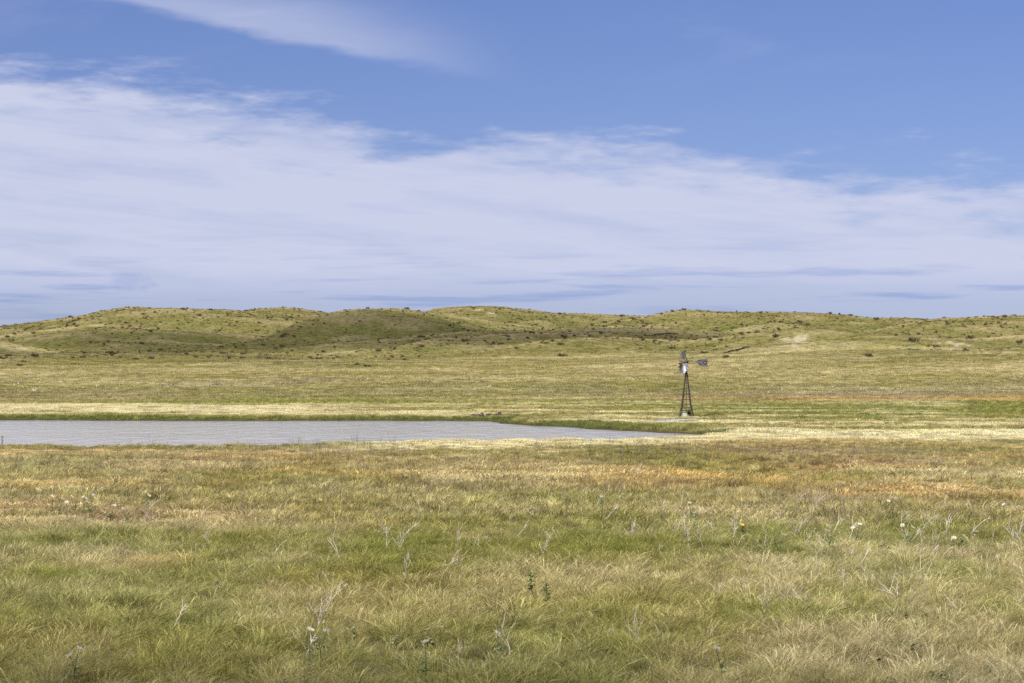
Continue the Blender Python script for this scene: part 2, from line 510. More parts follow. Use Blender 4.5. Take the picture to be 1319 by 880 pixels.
def sand_mask(x, y):
    m = np.zeros(np.broadcast(x, y).shape)
    e = fbm(x / 1.8, y / 3.0, 401, 4)
    for sx, sy, rx, ry, s in SANDS:
        d = np.sqrt(((x - sx) / rx) ** 2 + ((y - sy) / ry) ** 2) + (e - 0.5) * 3.4
        m = np.maximum(m, sst(1.05, 0.75, d) * s)
    return m


def cast(u, v, y0=260.0, y1=1300.0, step=1.0):
    """first terrain point seen through a photo pixel"""
    ys = np.arange(y0, y1, step)
    xs = (u - 659.5) / F * ys
    zs = CAMZ + (HOR - v) / F * ys
    t = terrain(xs, ys, False)
    hit = np.nonzero(t >= zs)[0]
    if len(hit) == 0:
        return None
    i = hit[0]
    return float(xs[i]), float(ys[i]), float(t[i])


for u, v, ru, ry, s in ((1030, 441, 17, 16, .65), (1016, 445, 10, 8, .6), (634, 404, 7, 7, .95), (616, 400, 5, 5, .5), (1232, 446, 4, 12, .7), (1247, 446, 2.5, 12, .7), (1213, 446, 2, 12, .6), (28, 449, 5, 4, .7), (1120, 426, 14, 6, .3), (860, 440, 12, 5, .35)):
    h = cast(u, v)
    if h:
        SANDS.append((h[0], h[1], ru / F * h[1], ry, s))


# ------------------------------------------------------------------ object helpers
def tag(o, label=None, cat=None, group=None, kind=None):
    if label: o['label'] = label
    if cat: o['category'] = cat
    if group: o['group'] = group
    if kind: o['kind'] = kind
    return o


def mesh_np(name, V, Fq, mat=None, smooth=False):
    """mesh from numpy verts and a list/array of faces (3 or 4 wide)"""
    me = bpy.data.meshes.new(name)
    V = np.asarray(V, np.float32); Fq = np.asarray(Fq, np.int32)
    k = Fq.shape[1]
    me.vertices.add(len(V)); me.vertices.foreach_set('co', V.ravel())
    me.loops.add(Fq.size); me.loops.foreach_set('vertex_index', Fq.ravel())
    me.polygons.add(len(Fq))
    me.polygons.foreach_set('loop_start', np.arange(0, Fq.size, k, dtype=np.int32))
    if smooth:
        me.polygons.foreach_set('use_smooth', np.ones(len(Fq), bool))
    me.update(calc_edges=True)
    if mat: me.materials.append(mat)
    return me


def obj(name, me, parent=None, loc=(0, 0, 0), rot=(0, 0, 0)):
    o = bpy.data.objects.new(name, me)
    COL.objects.link(o)
    o.location = loc; o.rotation_euler = rot
    if parent: o.parent = parent
    return o


def colattr(me, name, rgb):
    a = me.attributes.new(name, 'FLOAT_COLOR', 'POINT')
    rgba = np.ones((len(me.vertices), 4), np.float32); rgba[:, :3] = rgb
    a.data.foreach_set('color', rgba.ravel())


def material(name):
    m = bpy.data.materials.new(name); m.use_nodes = True
    m.node_tree.nodes.clear(); E.nt = m.node_tree
    o = m.node_tree.nodes.new('ShaderNodeOutputMaterial')
    return m, m.node_tree, o


def attr(name, typ='GEOMETRY'):
    n = E.nt.nodes.new('ShaderNodeAttribute'); n.attribute_name = name; n.attribute_type = typ
    return n.outputs['Color']


def mulc(a, b):
    n = E.nt.nodes.new('ShaderNodeMix'); n.data_type = 'RGBA'; n.blend_type = 'MULTIPLY'; n.inputs[0].default_value = 1
    for s, v in ((n.inputs[6], a), (n.inputs[7], b)):
        if isinstance(v, tuple): s.default_value = (*v, 1)
        else: E.nt.links.new(v, s)
    return n.outputs[2]


def plant_mat(name, colour=None, trans=0.35, tinted=False):
    """leaf: diffuse both sides plus light shining through; colour = tint of the clump x tone of the blade"""
    m, t, o = material(name)
    c = attr('tone')
    if tinted: c = mulc(c, attr('tint', 'INSTANCER'))
    if colour: c = mulc(c, colour)
    d = t.nodes.new('ShaderNodeBsdfDiffuse'); tr = t.nodes.new('ShaderNodeBsdfTranslucent'); mx = t.nodes.new('ShaderNodeMixShader')
    t.links.new(c, d.inputs[0]); t.links.new(c, tr.inputs[0])
    mx.inputs[0].default_value = trans
    t.links.new(d.outputs[0], mx.inputs[1]); t.links.new(tr.outputs[0], mx.inputs[2]); t.links.new(mx.outputs[0], o.inputs[0])
    return m


def solid(name, rgb, rough=0.6, metal=0.0, var=0.25, scale=6.0, bump=0.0, spec=0.4, rgb2=None):
    """paint, metal or stone with patchy wear"""
    m, t, o = material(name)
    b = t.nodes.new('ShaderNodeBsdfPrincipled')
    tcn = t.nodes.new('ShaderNodeTexCoord')
    n = noise(tcn.outputs['Object'], scale, 6, 0.6)
    f = ss(n, 0.35, 0.65)
    dark = rgb2 or tuple(c * (1 - var * 1.6) for c in rgb)
    t.links.new(mixc(f, rgb, dark), b.inputs['Base Color'])
    b.inputs['Roughness'].default_value = rough; b.inputs['Metallic'].default_value = metal
    b.inputs['Specular IOR Level'].default_value = spec
    if bump:
        bn = t.nodes.new('ShaderNodeBump'); bn.inputs['Strength'].default_value = bump; bn.inputs['Distance'].default_value = 0.05
        t.links.new(n.s, bn.inputs['Height']); t.links.new(bn.outputs[0], b.inputs['Normal'])
    t.links.new(b.outputs[0], o.inputs[0])
    return m


# ------------------------------------------------------------------ ground sheet
yr = np.concatenate([np.arange(-4000, -400, 150.0), np.arange(-400, -20, 20.0), np.arange(-20, 20, 2.0), np.arange(20, 70, 0.5), np.arange(70, 160, 0.8), np.arange(160, 330, 1.5),
                     np.arange(330, 560, 2.5), np.arange(560, 1240, 2.6), np.arange(1240, 2000, 20.0), np.arange(2000, 9001, 200.0)])
tt = np.concatenate([-np.geomspace(6, 0.34, 60), np.arange(-0.33, 0.3301, 0.0023), np.geomspace(0.34, 6, 60)])
Y, T = np.meshgrid(yr, tt, indexing='ij')
X = T * (np.abs(Y) + 90.0)
Z = terrain(X, Y)
nr, nc = X.shape


def conv_at(x, y, e=14.0):
    """how convex the slope is along the fall line (crest > 0)"""
    z0 = terrain(x, y, False)
    return (z0 - 0.5 * (terrain(x, y - e, False) + terrain(x, y + e, False))) / e


big = np.zeros(X.shape)
sel = (Y > 300) & (Y < 1300)
big[sel] = conv_at(X[sel], Y[sel])
colr = paint_hill(X.ravel(), Y.ravel(), Z.ravel(), big.ravel())
pd = pond_sd(X.ravel(), Y.ravel())
mud = sst(1.2, -0.5, pd)[:, None]
colr = colr * (1 - mud) + lin((96, 84, 62)) * mud
ii = np.arange(nr * nc).reshape(nr, nc)
quads = np.stack([ii[:-1, :-1], ii[:-1, 1:], ii[1:, 1:], ii[1:, :-1]], -1).reshape(-1, 4)
m_ground, t, o = material('ground')
b = t.nodes.new('ShaderNodeBsdfDiffuse')
geo = t.nodes.new('ShaderNodeNewGeometry')
tx = noise(geo.outputs['Position'], 0.9, 6, 0.65)
tx2 = noise(geo.outputs['Position'], 0.22, 5, 0.6)
k1 = 0.55 + 0.55 * ss(tx, 0.3, 0.7) + 0.22 * (tx2 - 0.5)
cn = t.nodes.new('ShaderNodeCombineColor')
for i_, g_ in enumerate((0.92, 0.90, 0.85)):
    t.links.new((k1 * g_).s, cn.inputs[i_])
t.links.new(mulc(attr('tint'), cn.outputs[0]), b.inputs[0])
bn = t.nodes.new('ShaderNodeBump'); bn.inputs['Strength'].default_value = 0.8; bn.inputs['Distance'].default_value = 0.5
t.links.new((tx + tx2).s, bn.inputs['Height']); t.links.new(bn.outputs[0], b.inputs[1])
t.links.new(b.outputs[0], o.inputs[0])
me = mesh_np('ground', np.stack([X.ravel(), Y.ravel(), Z.ravel()], 1), quads, m_ground, True)
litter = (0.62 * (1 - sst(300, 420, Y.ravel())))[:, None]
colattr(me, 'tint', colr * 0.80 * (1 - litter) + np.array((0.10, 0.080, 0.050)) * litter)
tag(obj('ground', me), 'grassy valley floor running up into rolling sand hills', kind='structure')

# ------------------------------------------------------------------ pond
m_water, t, o = material('water')
b = t.nodes.new('ShaderNodeBsdfPrincipled')
b.inputs['Base Color'].default_value = (0.46, 0.43, 0.41, 1)
b.inputs['Roughness'].default_value = 0.10
b.inputs['IOR'].default_value = 1.333
geo = t.nodes.new('ShaderNodeNewGeometry')
sp = t.nodes.new('ShaderNodeSeparateXYZ'); t.links.new(geo.outputs['Position'], sp.inputs[0])
gx, gy = E(sp.outputs[0]), E(sp.outputs[1])
w1 = noise(vec(gx * 1.0, gy * 0.35, 0.0), 1.3, 4, 0.6)
w2 = noise(vec(gx * 1.0, gy * 0.20, 4.0), 0.8, 3, 0.5)
bn = t.nodes.new('ShaderNodeBump'); bn.inputs['Strength'].default_value = 0.6; bn.inputs['Distance'].default_value = 0.16
t.links.new(((w1 * 0.5 + w2 * 1.6) * (0.45 + 1.1 * noise(vec(gx * 0.035, gy * 0.05, 9.0), 1.0, 3, 0.5))).s, bn.inputs['Height']); t.links.new(bn.outputs[0], b.inputs['Normal'])
t.links.new(b.outputs[0], o.inputs[0])
cx, cy = POND.mean(0)
grown = POND + (POND - [cx, cy]) / np.linalg.norm(POND - [cx, cy], axis=1)[:, None] * 5.0
import bmesh
bm = bmesh.new()
bm.faces.new([bm.verts.new((x, y, -0.06)) for x, y in grown])
bmesh.ops.triangulate(bm, faces=bm.faces[:])
me = bpy.data.meshes.new('pond'); bm.to_mesh(me); bm.free(); me.materials.append(m_water)
if me.polygons[0].normal.z < 0: me.flip_normals()
tag(obj('pond', me), 'wind rippled pond reflecting the pale sky', kind='structure')


# ------------------------------------------------------------------ grass prototypes
def ribbon_clump(n, radius, L, width, wind, spread, droop, tones, levels=4, head=0.0, seed=0, upright=0.0):
    """clump of n bent blades -> verts, faces, tone per vertex"""
    g = np.random.default_rng(seed)
    ang = g.uniform(0, 2 * math.pi, n); rr = radius * np.sqrt(g.uniform(0, 1, n))
    root = np.stack([rr * np.cos(ang), rr * np.sin(ang), np.full(n, -0.02)], 1)
    ln = g.uniform(L[0], L[1], n)
    oa = ang + g.normal(0, 0.7, n)
    sp_ = np.abs(g.normal(0, spread, n)) * (0.4 + rr / max(radius, 1e-6))
    lean = np.stack([np.cos(oa) * sp_ + wind + g.normal(0, 0.12, n), np.sin(oa) * sp_ + g.normal(0, 0.12, n), np.zeros(n)], 1)
    fa = g.uniform(0, math.pi, n)
    side = np.stack([np.cos(fa), np.sin(fa), np.zeros(n)], 1)
    w = g.uniform(width[0], width[1], n)
    tone = np.array([tones[i] for i in g.integers(0, len(tones), n)]) * g.uniform(0.75, 1.22, n)[:, None]
    V = []; Tn = []
    for k in range(levels):
        s = k / (levels - 1)
        hor = (0.45 * s + 0.75 * s ** 2)
        up = s - droop * s ** 2.6
        p = root + lean * (hor * ln)[:, None]
        p[:, 2] += up * ln / np.sqrt(1 + 0.5 * (lean ** 2).sum(1))
        prof = (1 - s) ** 0.6 if not head else (0.55 + head * max(0, 1 - abs(s - 0.82) / 0.2)) * (1.0 if s < 0.99 else 0.1)
        if s == 0: prof = 0.8
        hw = side * (w * max(prof, 0.05) * 0.5)[:, None]
        V += [p - hw, p + hw]
        Tn += [tone, tone]
    V = np.stack(V, 1); Tn = np.stack(Tn, 1)          # n, 2*levels, 3
    base = (np.arange(n) * 2 * levels)[:, None]
    Fs = []
    for k in range(levels - 1):
        a = 2 * k
        Fs.append(base + np.array([a, a + 1, a + 3, a + 2]))
    return V.reshape(-1, 3), np.concatenate(Fs), Tn.reshape(-1, 3)


def join(parts):
    V = []; Fs = []; T_ = []; o_ = 0
    for v, f, t_ in parts:
        V.append(v); Fs.append(f + o_); T_.append(t_); o_ += len(v)
    return np.concatenate(V), np.concatenate(Fs), np.concatenate(T_)


M_GRASS = plant_mat('grass_blade', trans=0.38, tinted=True)
M_STALK = plant_mat('dry_stalk', trans=0.15)
G = [(0.86, 0.96, 0.76), (0.92, 1.0, 0.82), (1.0, 1.0, 0.92), (0.60, 0.66, 0.50), (1.08, 1.04, 0.98), (0.55, 0.50, 0.42)]
S = [(1.12, 1.08, 1.12), (1.22, 1.18, 1.25), (1.02, 1.0, 0.95), (1.34, 1.30, 1.40), (0.85, 0.82, 0.78), (0.62, 0.56, 0.50)]


def proto(name, parts, mat):
    V, Fs, T_ = join(parts)
    me = mesh_np(name, V, Fs, mat)
    colattr(me, 'tone', T_)
    return bpy.data.objects.new(name, me)


def proto_set(name, make, n, mat):
    c = bpy.data.collections.new(name)
    for i in range(n):
        c.objects.link(proto(f'{name}_{i:02d}', make(i), mat))
    return c


def near_mix(i):
    k = 500 + i * 10
    return [ribbon_clump(60, 0.22, (0.14, 0.32), (0.006, 0.011), 0.16, 0.5, 0.35, G, 4, seed=k),
            ribbon_clump(20, 0.10, (0.24, 0.50), (0.005, 0.010), 0.30, 0.34, 0.36, S, 5, head=0.7, seed=k + 1),
            ribbon_clump(20, 0.30, (0.08, 0.20), (0.006, 0.011), 0.1, 1.0, 0.5, S, 3, seed=k + 2)]


def near_green(i):
    k = 700 + i * 10
    return [ribbon_clump(90, 0.22, (0.18, 0.42), (0.007, 0.013), 0.18, 0.42, 0.32, G, 4, seed=k),
            ribbon_clump(9, 0.10, (0.30, 0.50), (0.006, 0.010), 0.45, 0.2, 0.4, S, 5, head=0.7, seed=k + 1)]


def near_straw(i):
    k = 900 + i * 10
    return [ribbon_clump(34, 0.22, (0.12, 0.26), (0.006, 0.011), 0.16, 0.5, 0.35, G, 3, seed=k),
            ribbon_clump(22, 0.09, (0.32, 0.60), (0.005, 0.010), 0.36, 0.30, 0.38, S, 5, head=0.8, seed=k + 1),
            ribbon_clump(16, 0.09, (0.30, 0.52), (0.005, 0.009), 0.10, 0.55, 0.35, S, 5, head=0.8, seed=k + 2)]


def mid_mix(i):
    k = 1100 + i * 10
    return [ribbon_clump(44, 0.38, (0.12, 0.30), (0.016, 0.028), 0.16, 0.4, 0.3, G, 3, seed=k),
            ribbon_clump(20, 0.16, (0.26, 0.46), (0.012, 0.022), 0.42, 0.18, 0.35, S, 4, head=0.6, seed=k + 1),
            ribbon_clump(10, 0.20, (0.26, 0.50), (0.012, 0.020), 0.20, 0.35, 0.35, S, 4, head=0.6, seed=k + 2)]


def foxtail(i):
    k = 1300 + i * 10
    return [ribbon_clump(40, 0.5, (0.12, 0.24), (0.014, 0.022), 0.12, 0.4, 0.3, [(0.8, 0.9, 0.62), (0.9, 0.92, 0.7)], 3, seed=k),
            ribbon_clump(90, 0.5, (0.22, 0.38), (0.020, 0.034), 0.30, 0.35, 0.4, [(1.05, 1.03, 1.0), (1.12, 1.08, 1.05), (0.95, 0.93, 0.85)], 4, head=1.4, seed=k + 1)]


def reed(i):
    k = 1500 + i * 10
    return [ribbon_clump(80, 0.45, (0.28, 0.60), (0.014, 0.026), 0.10, 0.22, 0.15, G, 3, seed=k)]


def far_tuft(i):
    k = 1700 + i * 10
    return [ribbon_clump(46, 1.0, (0.18, 0.50), (0.05, 0.10), 0.14, 0.35, 0.25, G + S, 3, seed=k)]


PR_NEAR = proto_set('near_mix', near_mix, 5, M_GRASS)
PR_GREEN = proto_set('near_green', near_green, 4, M_GRASS)
PR_STRAW = proto_set('near_straw', near_straw, 4, M_GRASS)
PR_MID = proto_set('mid_mix', mid_mix, 5, M_GRASS)
PR_FOX = proto_set('foxtail', foxtail, 4, M_GRASS)
PR_REED = proto_set('reed', reed, 4, M_GRASS)
PR_FAR = proto_set('far_tuft', far_tuft, 6, M_GRASS)


def scatter(name, coll, P, yaw, scale, tint_, label, cat, nvar, tilt=0.0):
    """one cover of plants: points with tint, turn and size, each carrying a clump"""
    n = len(P)
    me = bpy.data.meshes.new(name)
    me.vertices.add(n); me.vertices.foreach_set('co', np.asarray(P, np.float32).ravel())
    colattr(me, 'tint', tint_)
    rot = np.zeros((n, 3), np.float32); rot[:, 2] = yaw
    if tilt: rot[:, :2] = RNG.normal(0, tilt, (n, 2))
    a = me.attributes.new('turn', 'FLOAT_VECTOR', 'POINT'); a.data.foreach_set('vector', rot.ravel())
    s3 = np.repeat(np.asarray(scale, np.float32)[:, None], 3, 1) if np.ndim(scale) == 1 else np.asarray(scale, np.float32)
    a = me.attributes.new('size', 'FLOAT_VECTOR', 'POINT'); a.data.foreach_set('vector', s3.ravel())
    a = me.attributes.new('pick', 'INT', 'POINT'); a.data.foreach_set('value', RNG.integers(0, nvar, n).astype(np.int32))
    o_ = obj(name, me)
    ng = bpy.data.node_groups.new(name, 'GeometryNodeTree')
    ng.interface.new_socket('Geometry', in_out='INPUT', socket_type='NodeSocketGeometry')
    ng.interface.new_socket('Geometry', in_out='OUTPUT', socket_type='NodeSocketGeometry')
    N = ng.nodes; Lk = ng.links.new
    gi = N.new('NodeGroupInput'); go = N.new('NodeGroupOutput')
    ip = N.new('GeometryNodeInstanceOnPoints'); ci = N.new('GeometryNodeCollectionInfo')
    ci.inputs['Collection'].default_value = coll
    ci.inputs['Separate Children'].default_value = True
    ci.inputs['Reset Children'].default_value = True
    def na(nm, ty):
        q = N.new('GeometryNodeInputNamedAttribute'); q.data_type = ty; q.inputs['Name'].default_value = nm
        return q.outputs['Attribute']
    er = N.new('FunctionNodeEulerToRotation')
    Lk(gi.outputs[0], ip.inputs['Points']); Lk(ci.outputs[0], ip.inputs['Instance'])
    ip.inputs['Pick Instance'].default_value = True
    Lk(na('pick', 'INT'), ip.inputs['Instance Index'])
    Lk(na('turn', 'FLOAT_VECTOR'), er.inputs[0]); Lk(er.outputs[0], ip.inputs['Rotation'])
    Lk(na('size', 'FLOAT_VECTOR'), ip.inputs['Scale'])
    Lk(ip.outputs[0], go.inputs[0])
    md = o_.modifiers.new('cover', 'NODES'); md.node_group = ng
    tag(o_, label, cat, kind='stuff')
    return o_


def fan(y0, y1, dens, slope=0.29, pad=4.0):
    """random points over the view's wedge of ground and a margin beside it; dens per square metre (may be a function of y)"""
    m = int(dens * ((slope * (y1 ** 2 - y0 ** 2)) + 2 * pad * (y1 - y0)))
    y = np.sqrt(RNG.uniform(y0 ** 2, y1 ** 2, m))
    x = RNG.uniform(-1, 1, m) * (slope * y + pad)
    return x, y


TANK = (15.9, 232.0, 1.98)
MILL = (18.7, 259.4)
CLEAR = [(0.0, 0.0)]


def trampled(x, y, sc):
    """no plants inside the tank; short grass round tank, windmill and shore rocks"""
    keep = np.hypot(x - TANK[0], y - TANK[1]) > TANK[2] + 0.15
    k = np.ones(len(x))
    for cx_, cy_, r_, f_ in ((TANK[0] - 1.4, TANK[1] - 6.0, 5.5, 0.8), (MILL[0], MILL[1] - 6, 9.0, 0.5), (-5.0, 252.0, 9.0, 0.55)):
        k = np.minimum(k, f_ + (1 - f_) * sst(0.6, 1.1, np.hypot((x - cx_) / 0.6 if cx_ > 0 else (x - cx_), y - cy_) / r_))
    return sc * k, keep


def ground_cover(name, coll, nvar, x, y, sc, label, cat='grass', jit=0.28, wind=2.4, mul=1.0, keep=None, tilt=0.0, hillcol=False, steep=None):
    if keep is not None:
        x, y, sc = x[keep], y[keep], sc[keep]
    sc, keep = trampled(x, y, sc)
    x, y, sc = x[keep], y[keep], sc[keep]
    z = terrain(x, y)
    if hillcol:
        c = paint_hill(x, y, z, conv_at(x, y))
    else:
        c = paint(x, y, dither=True)
    c = c * (1 + RNG.normal(0, jit, len(x)))[:, None].clip(0.5, 1.6) * mul
    yaw = RNG.uniform(-wind, wind, len(x))
    return scatter(name, coll, np.stack([x, y, z - 0.01], 1), yaw, sc, c.clip(0.005, 0.95), label, cat, nvar, tilt)


def luma_green(x, y):
    c = paint(x, y)
    return c[:, 1] / (c[:, 0] + 1e-4)


# near meadow, in three leaf habits chosen by how green the ground is there
x, y = fan(17, 64, 27)
gr = luma_green(x, y) + RNG.normal(0, 0.08, len(x))
hgt_n = 0.46 + 0.80 * sst(0.25, 0.75, fbm(x / 0.6, y / 0.7, 601, 3))
sc = RNG.uniform(0.75, 1.2, len(x)) * hgt_n
ground_cover('meadow_grass', PR_GREEN, 4, x, y, sc, 'green bunch grass in the front meadow', keep=gr > 0.98)
ground_cover('meadow_grass', PR_NEAR, 5, x, y, sc, 'mixed green and straw coloured grass in the front meadow', keep=(gr <= 0.98) & (gr > 0.88))
ground_cover('meadow_grass', PR_STRAW, 4, x, y, sc, 'straw coloured seeding grass leaning with the wind in the front meadow', keep=gr <= 0.88)
x, y = fan(64, 172, 8.5)
sc = RNG.uniform(0.8, 1.25, len(x)) * (0.5 + 0.95 * sst(0.25, 0.75, fbm(x / 1.6, y / 2.0, 602, 3))) * (1 - 0.45 * sst(105, 135, y))
sd = pond_sd(x, y)
cr = paint(x, y); crm = cr[:, 0] > 0.58
ok = (sd > 0.5) & ((y < 150) | (x / y < 0.01) | (sd < 40))
ground_cover('meadow_grass', PR_MID, 5, x, y, sc, 'tan and olive grass between the front meadow and the pond', keep=ok & ~crm)
ground_cover('foxtail_barley', PR_FOX, 4, x, y, sc * 1.1, 'cream foxtail barley along the near shore of the pond', keep=ok & crm)
# beyond the pond
x, y = fan(172, 350, 2.3)
sd = pond_sd(x, y); cr = paint(x, y); crm = cr[:, 0] > 0.56
rdm = (sd < 9) & (cr[:, 0] < 0.25)
sc = RNG.uniform(0.8, 1.3, len(x))
ground_cover('shore_grass', PR_MID, 5, x, y, sc * 1.25, 'olive and tan grass on the flat beyond the pond', keep=(sd > 0.4) & ~crm & ~rdm)
ground_cover('foxtail_barley', PR_FOX, 4, x, y, sc * 1.2, 'cream foxtail barley in drifts beyond the pond', keep=(sd > 0.8) & crm)
ground_cover('shore_reed', PR_REED, 4, x, y, sc * (0.5 + 0.2 * sst(10, -10, y - 235)), 'dark green rank grass fringing the far waterline', keep=(sd > -0.2) & rdm)
xr, yr_ = fan(176, 262, 6.0)
sd = pond_sd(xr, yr_)
ground_cover('shore_reed', PR_REED, 4, xr, yr_, RNG.uniform(0.45, 1.0, len(xr)) * (0.55 + 0.15 * sst(10, -10, yr_ - 235)), 'dark green rank grass standing at the water edge', keep=(sd > -0.3) & (sd < 2.6) & (luma_green(xr, yr_) > 1.0))
x, y = fan(350, 620, 0.62)
ground_cover('valley_grass', PR_FAR, 6, x, y, RNG.uniform(0.6, 1.0, len(x)), 'tan grass rising towards the foot of the hills', hillcol=True)
x, y = fan(560, 1180, 0.24, slope=0.26)
z_ = terrain(x, y, False)
km = sand_mask(x, y) < 0.4
ground_cover('hill_grass', PR_FAR, 6, x, y, RNG.uniform(0.6, 1.15, len(x)), 'dry olive grass covering the sand hills', keep=km, hillcol=True)

# ------------------------------------------------------------------ low thin clouds overhead, left of the view, whose shadows lie on hills and foreground
def cloud_mat(density):
    m, t, o = material('cloud')
    vs = t.nodes.new('ShaderNodeVolumeScatter')
    vs.inputs['Color'].default_value = (0.98, 0.98, 1.0, 1)
    vs.inputs['Density'].default_value = density
    vs.inputs['Anisotropy'].default_value = 0.4
    t.links.new(vs.outputs[0], o.inputs['Volume'])
    return m


def cloud(cx_, cy_, rx, ry, thick, alt, seed, label, density=0.015):
    """closed lumpy cloud that shades the ground round (cx_, cy_)"""
    bm = bmesh.new()
    bmesh.ops.create_icosphere(bm, subdivisions=5, radius=1.0)
    P = np.array([v.co[:] for v in bm.verts])
    lump = fbm(P[:, 0] * 2.1 + 5, P[:, 1] * 2.1 + P[:, 2] * 1.3, 800 + seed, 4) * 0.9 + 0.55
    P = P * lump[:, None]
    P[:, 2] = np.where(P[:, 2] < 0, P[:, 2] * 0.35, P[:, 2])
    P = P * [rx, ry, thick]
    for v, p in zip(bm.verts, P): v.co = p
    me = bpy.data.meshes.new('cloud'); bm.to_mesh(me); bm.free(); me.materials.append(cloud_mat(density))
    k = alt / SUN.z
    return tag(obj('cloud', me, loc=(cx_ + SUN.x * k, cy_ + SUN.y * k, alt)), label, 'cloud', 'low clouds drifting over the valley')


cloud(-24, 846, 122, 84, 60, 760, 1, 'low thin cloud drifting over the dark spur of the hills')
cloud(-120, 652, 90, 26, 40, 720, 2, 'narrow low cloud drifting over the foot of the hills')
cloud(0, -95, 260, 135, 60, 700, 3, 'broad low cloud drifting over the front meadow', 0.0068)


# ------------------------------------------------------------------ generic builders
def bm_obj(name, bm, mat, parent=None, loc=(0, 0, 0), smooth=False):
    me = bpy.data.meshes.new(name)
    bmesh.ops.recalc_face_normals(bm, faces=bm.faces[:])
    if smooth:
        for f in bm.faces: f.smooth = True
    bm.to_mesh(me); bm.free(); me.materials.append(mat)
    return obj(name, me, parent, loc)


def bm_bar(bm, a, b_, w, h, ref=(0, 0, 1), off=(0, 0)):
    """rectangular bar from a to b; w across, h along the reference side"""
    a, b_ = Vector(a), Vector(b_)
    d = (b_ - a).normalized()
    r_ = Vector(ref)
    if abs(d.dot(r_)) > 0.97: r_ = Vector((1, 0, 0))
    s_ = d.cross(r_).normalized(); u_ = s_.cross(d).normalized()
    base = s_ * off[0] + u_ * off[1]
    vs_ = []
    for p in (a, b_):
        for i, j in ((-1, -1), (1, -1), (1, 1), (-1, 1)):
            vs_.append(bm.verts.new(p + base + s_ * (i * w / 2) + u_ * (j * h / 2)))
    for f in ((0, 1, 2, 3), (7, 6, 5, 4), (0, 4, 5, 1), (1, 5, 6, 2), (2, 6, 7, 3), (3, 7, 4, 0)):
        bm.faces.new([vs_[q] for q in f])


def bm_tube(bm, pts, rad, n=6, closed=False):
    pts = [Vector(p) for p in pts]
    rad = [rad] * len(pts) if not hasattr(rad, '__len__') else rad
    rings = []
    for i, p in enumerate(pts):
        if closed:
            d = (pts[(i + 1) % len(pts)] - pts[i - 1]).normalized()
        else:
            d = (pts[min(i + 1, len(pts) - 1)] - pts[max(i - 1, 0)]).normalized()
        r_ = Vector((0, 0, 1)) if abs(d.z) < 0.9 else Vector((1, 0, 0))
        s_ = d.cross(r_).normalized(); u_ = s_.cross(d).normalized()
        rings.append([bm.verts.new(p + (s_ * math.cos(2 * math.pi * k / n) + u_ * math.sin(2 * math.pi * k / n)) * rad[i]) for k in range(n)])
    m = len(rings)
    for i in range(m if closed else m - 1):
        A, B = rings[i], rings[(i + 1) % m]
        for k in range(n):
            bm.faces.new([A[k], A[(k + 1) % n], B[(k + 1) % n], B[k]])
    if not closed:
        bm.faces.new(rings[0][::-1]); bm.faces.new(rings[-1])


def tz(x, y):
    return float(terrain(np.array([x]), np.array([y]))[0])


# ------------------------------------------------------------------ windmill
M_STEEL = solid('weathered_tower_steel', (0.055, 0.045, 0.045), 0.7, 0.1, 0.3, 5.0, rgb2=(0.10, 0.065, 0.055))
M_GALV = solid('galvanised_sheet', (0.36, 0.37, 0.40), 0.5, 0.5, 0.18, 7.0)
M_VANE = solid('vane_sheet', (0.27, 0.285, 0.31), 0.5, 0.2, 0.22, 5.0)
M_RED = solid('faded_red_paint', (0.16, 0.035, 0.035), 0.7, 0, 0.2, 9.0)
M_PALE = solid('faded_white_paint', (0.55, 0.54, 0.52), 0.7, 0, 0.15, 9.0)
M_PLANK = solid('grey_plank', (0.20, 0.14, 0.09), 0.85, 0, 0.3, 8.0)
M_CONC = solid('pale_concrete', (0.78, 0.78, 0.80), 0.9, 0, 0.15, 5.0, bump=0.3)

mill = bpy.data.objects.new('windmill', None); COL.objects.link(mill)
mill.location = (MILL[0], MILL[1], tz(*MILL) + 0.0)
tag(mill, 'old steel farm windmill with four-legged tower, bladed wheel and grey tail vane', 'windmill')
ROT = R(-10)


def corner(i, half, z):
    sx, sy = ((-1, -1), (1, -1), (1, 1), (-1, 1))[i]
    x_, y_ = sx * half, sy * half
    return Vector((x_ * math.cos(ROT) - y_ * math.sin(ROT), x_ * math.sin(ROT) + y_ * math.cos(ROT), z))


def half_at(z):
    return float(np.interp(z, [-0.4, 0.0, 1.33, 4.45, 5.0], [0.83, 0.74, 0.485, 0.14, 0.08]))


for i in range(4):
    bm = bmesh.new()
    for za, zb_ in ((-0.4, 1.33), (1.33, 4.95)):
        a, b_ = corner(i, half_at(za), za), corner(i, half_at(zb_), zb_)
        out_ = Vector((a.x, a.y, 0)).normalized()
        side_ = Vector((-out_.y, out_.x, 0))
        e1 = (out_ + side_).normalized(); e2 = (out_ - side_).normalized()
        bm_bar(bm, a - e1 * 0.04, b_ - e1 * 0.04, 0.012, 0.105, ref=e1)
        bm_bar(bm, a - e2 * 0.04, b_ - e2 * 0.04, 0.012, 0.105, ref=e2)
    bm_obj('leg', bm, M_STEEL, mill)
for z0 in (3.58, 3.04, 2.42, 1.84, 1.33, 0.93, 0.63):
    for i in range(4):
        bm = bmesh.new()
        h_ = half_at(z0) - 0.005
        bm_bar(bm, corner(i, h_, z0), corner((i + 1) % 4, h_, z0), 0.045, 0.080)
        bm_obj('girt', bm, M_STEEL, mill)
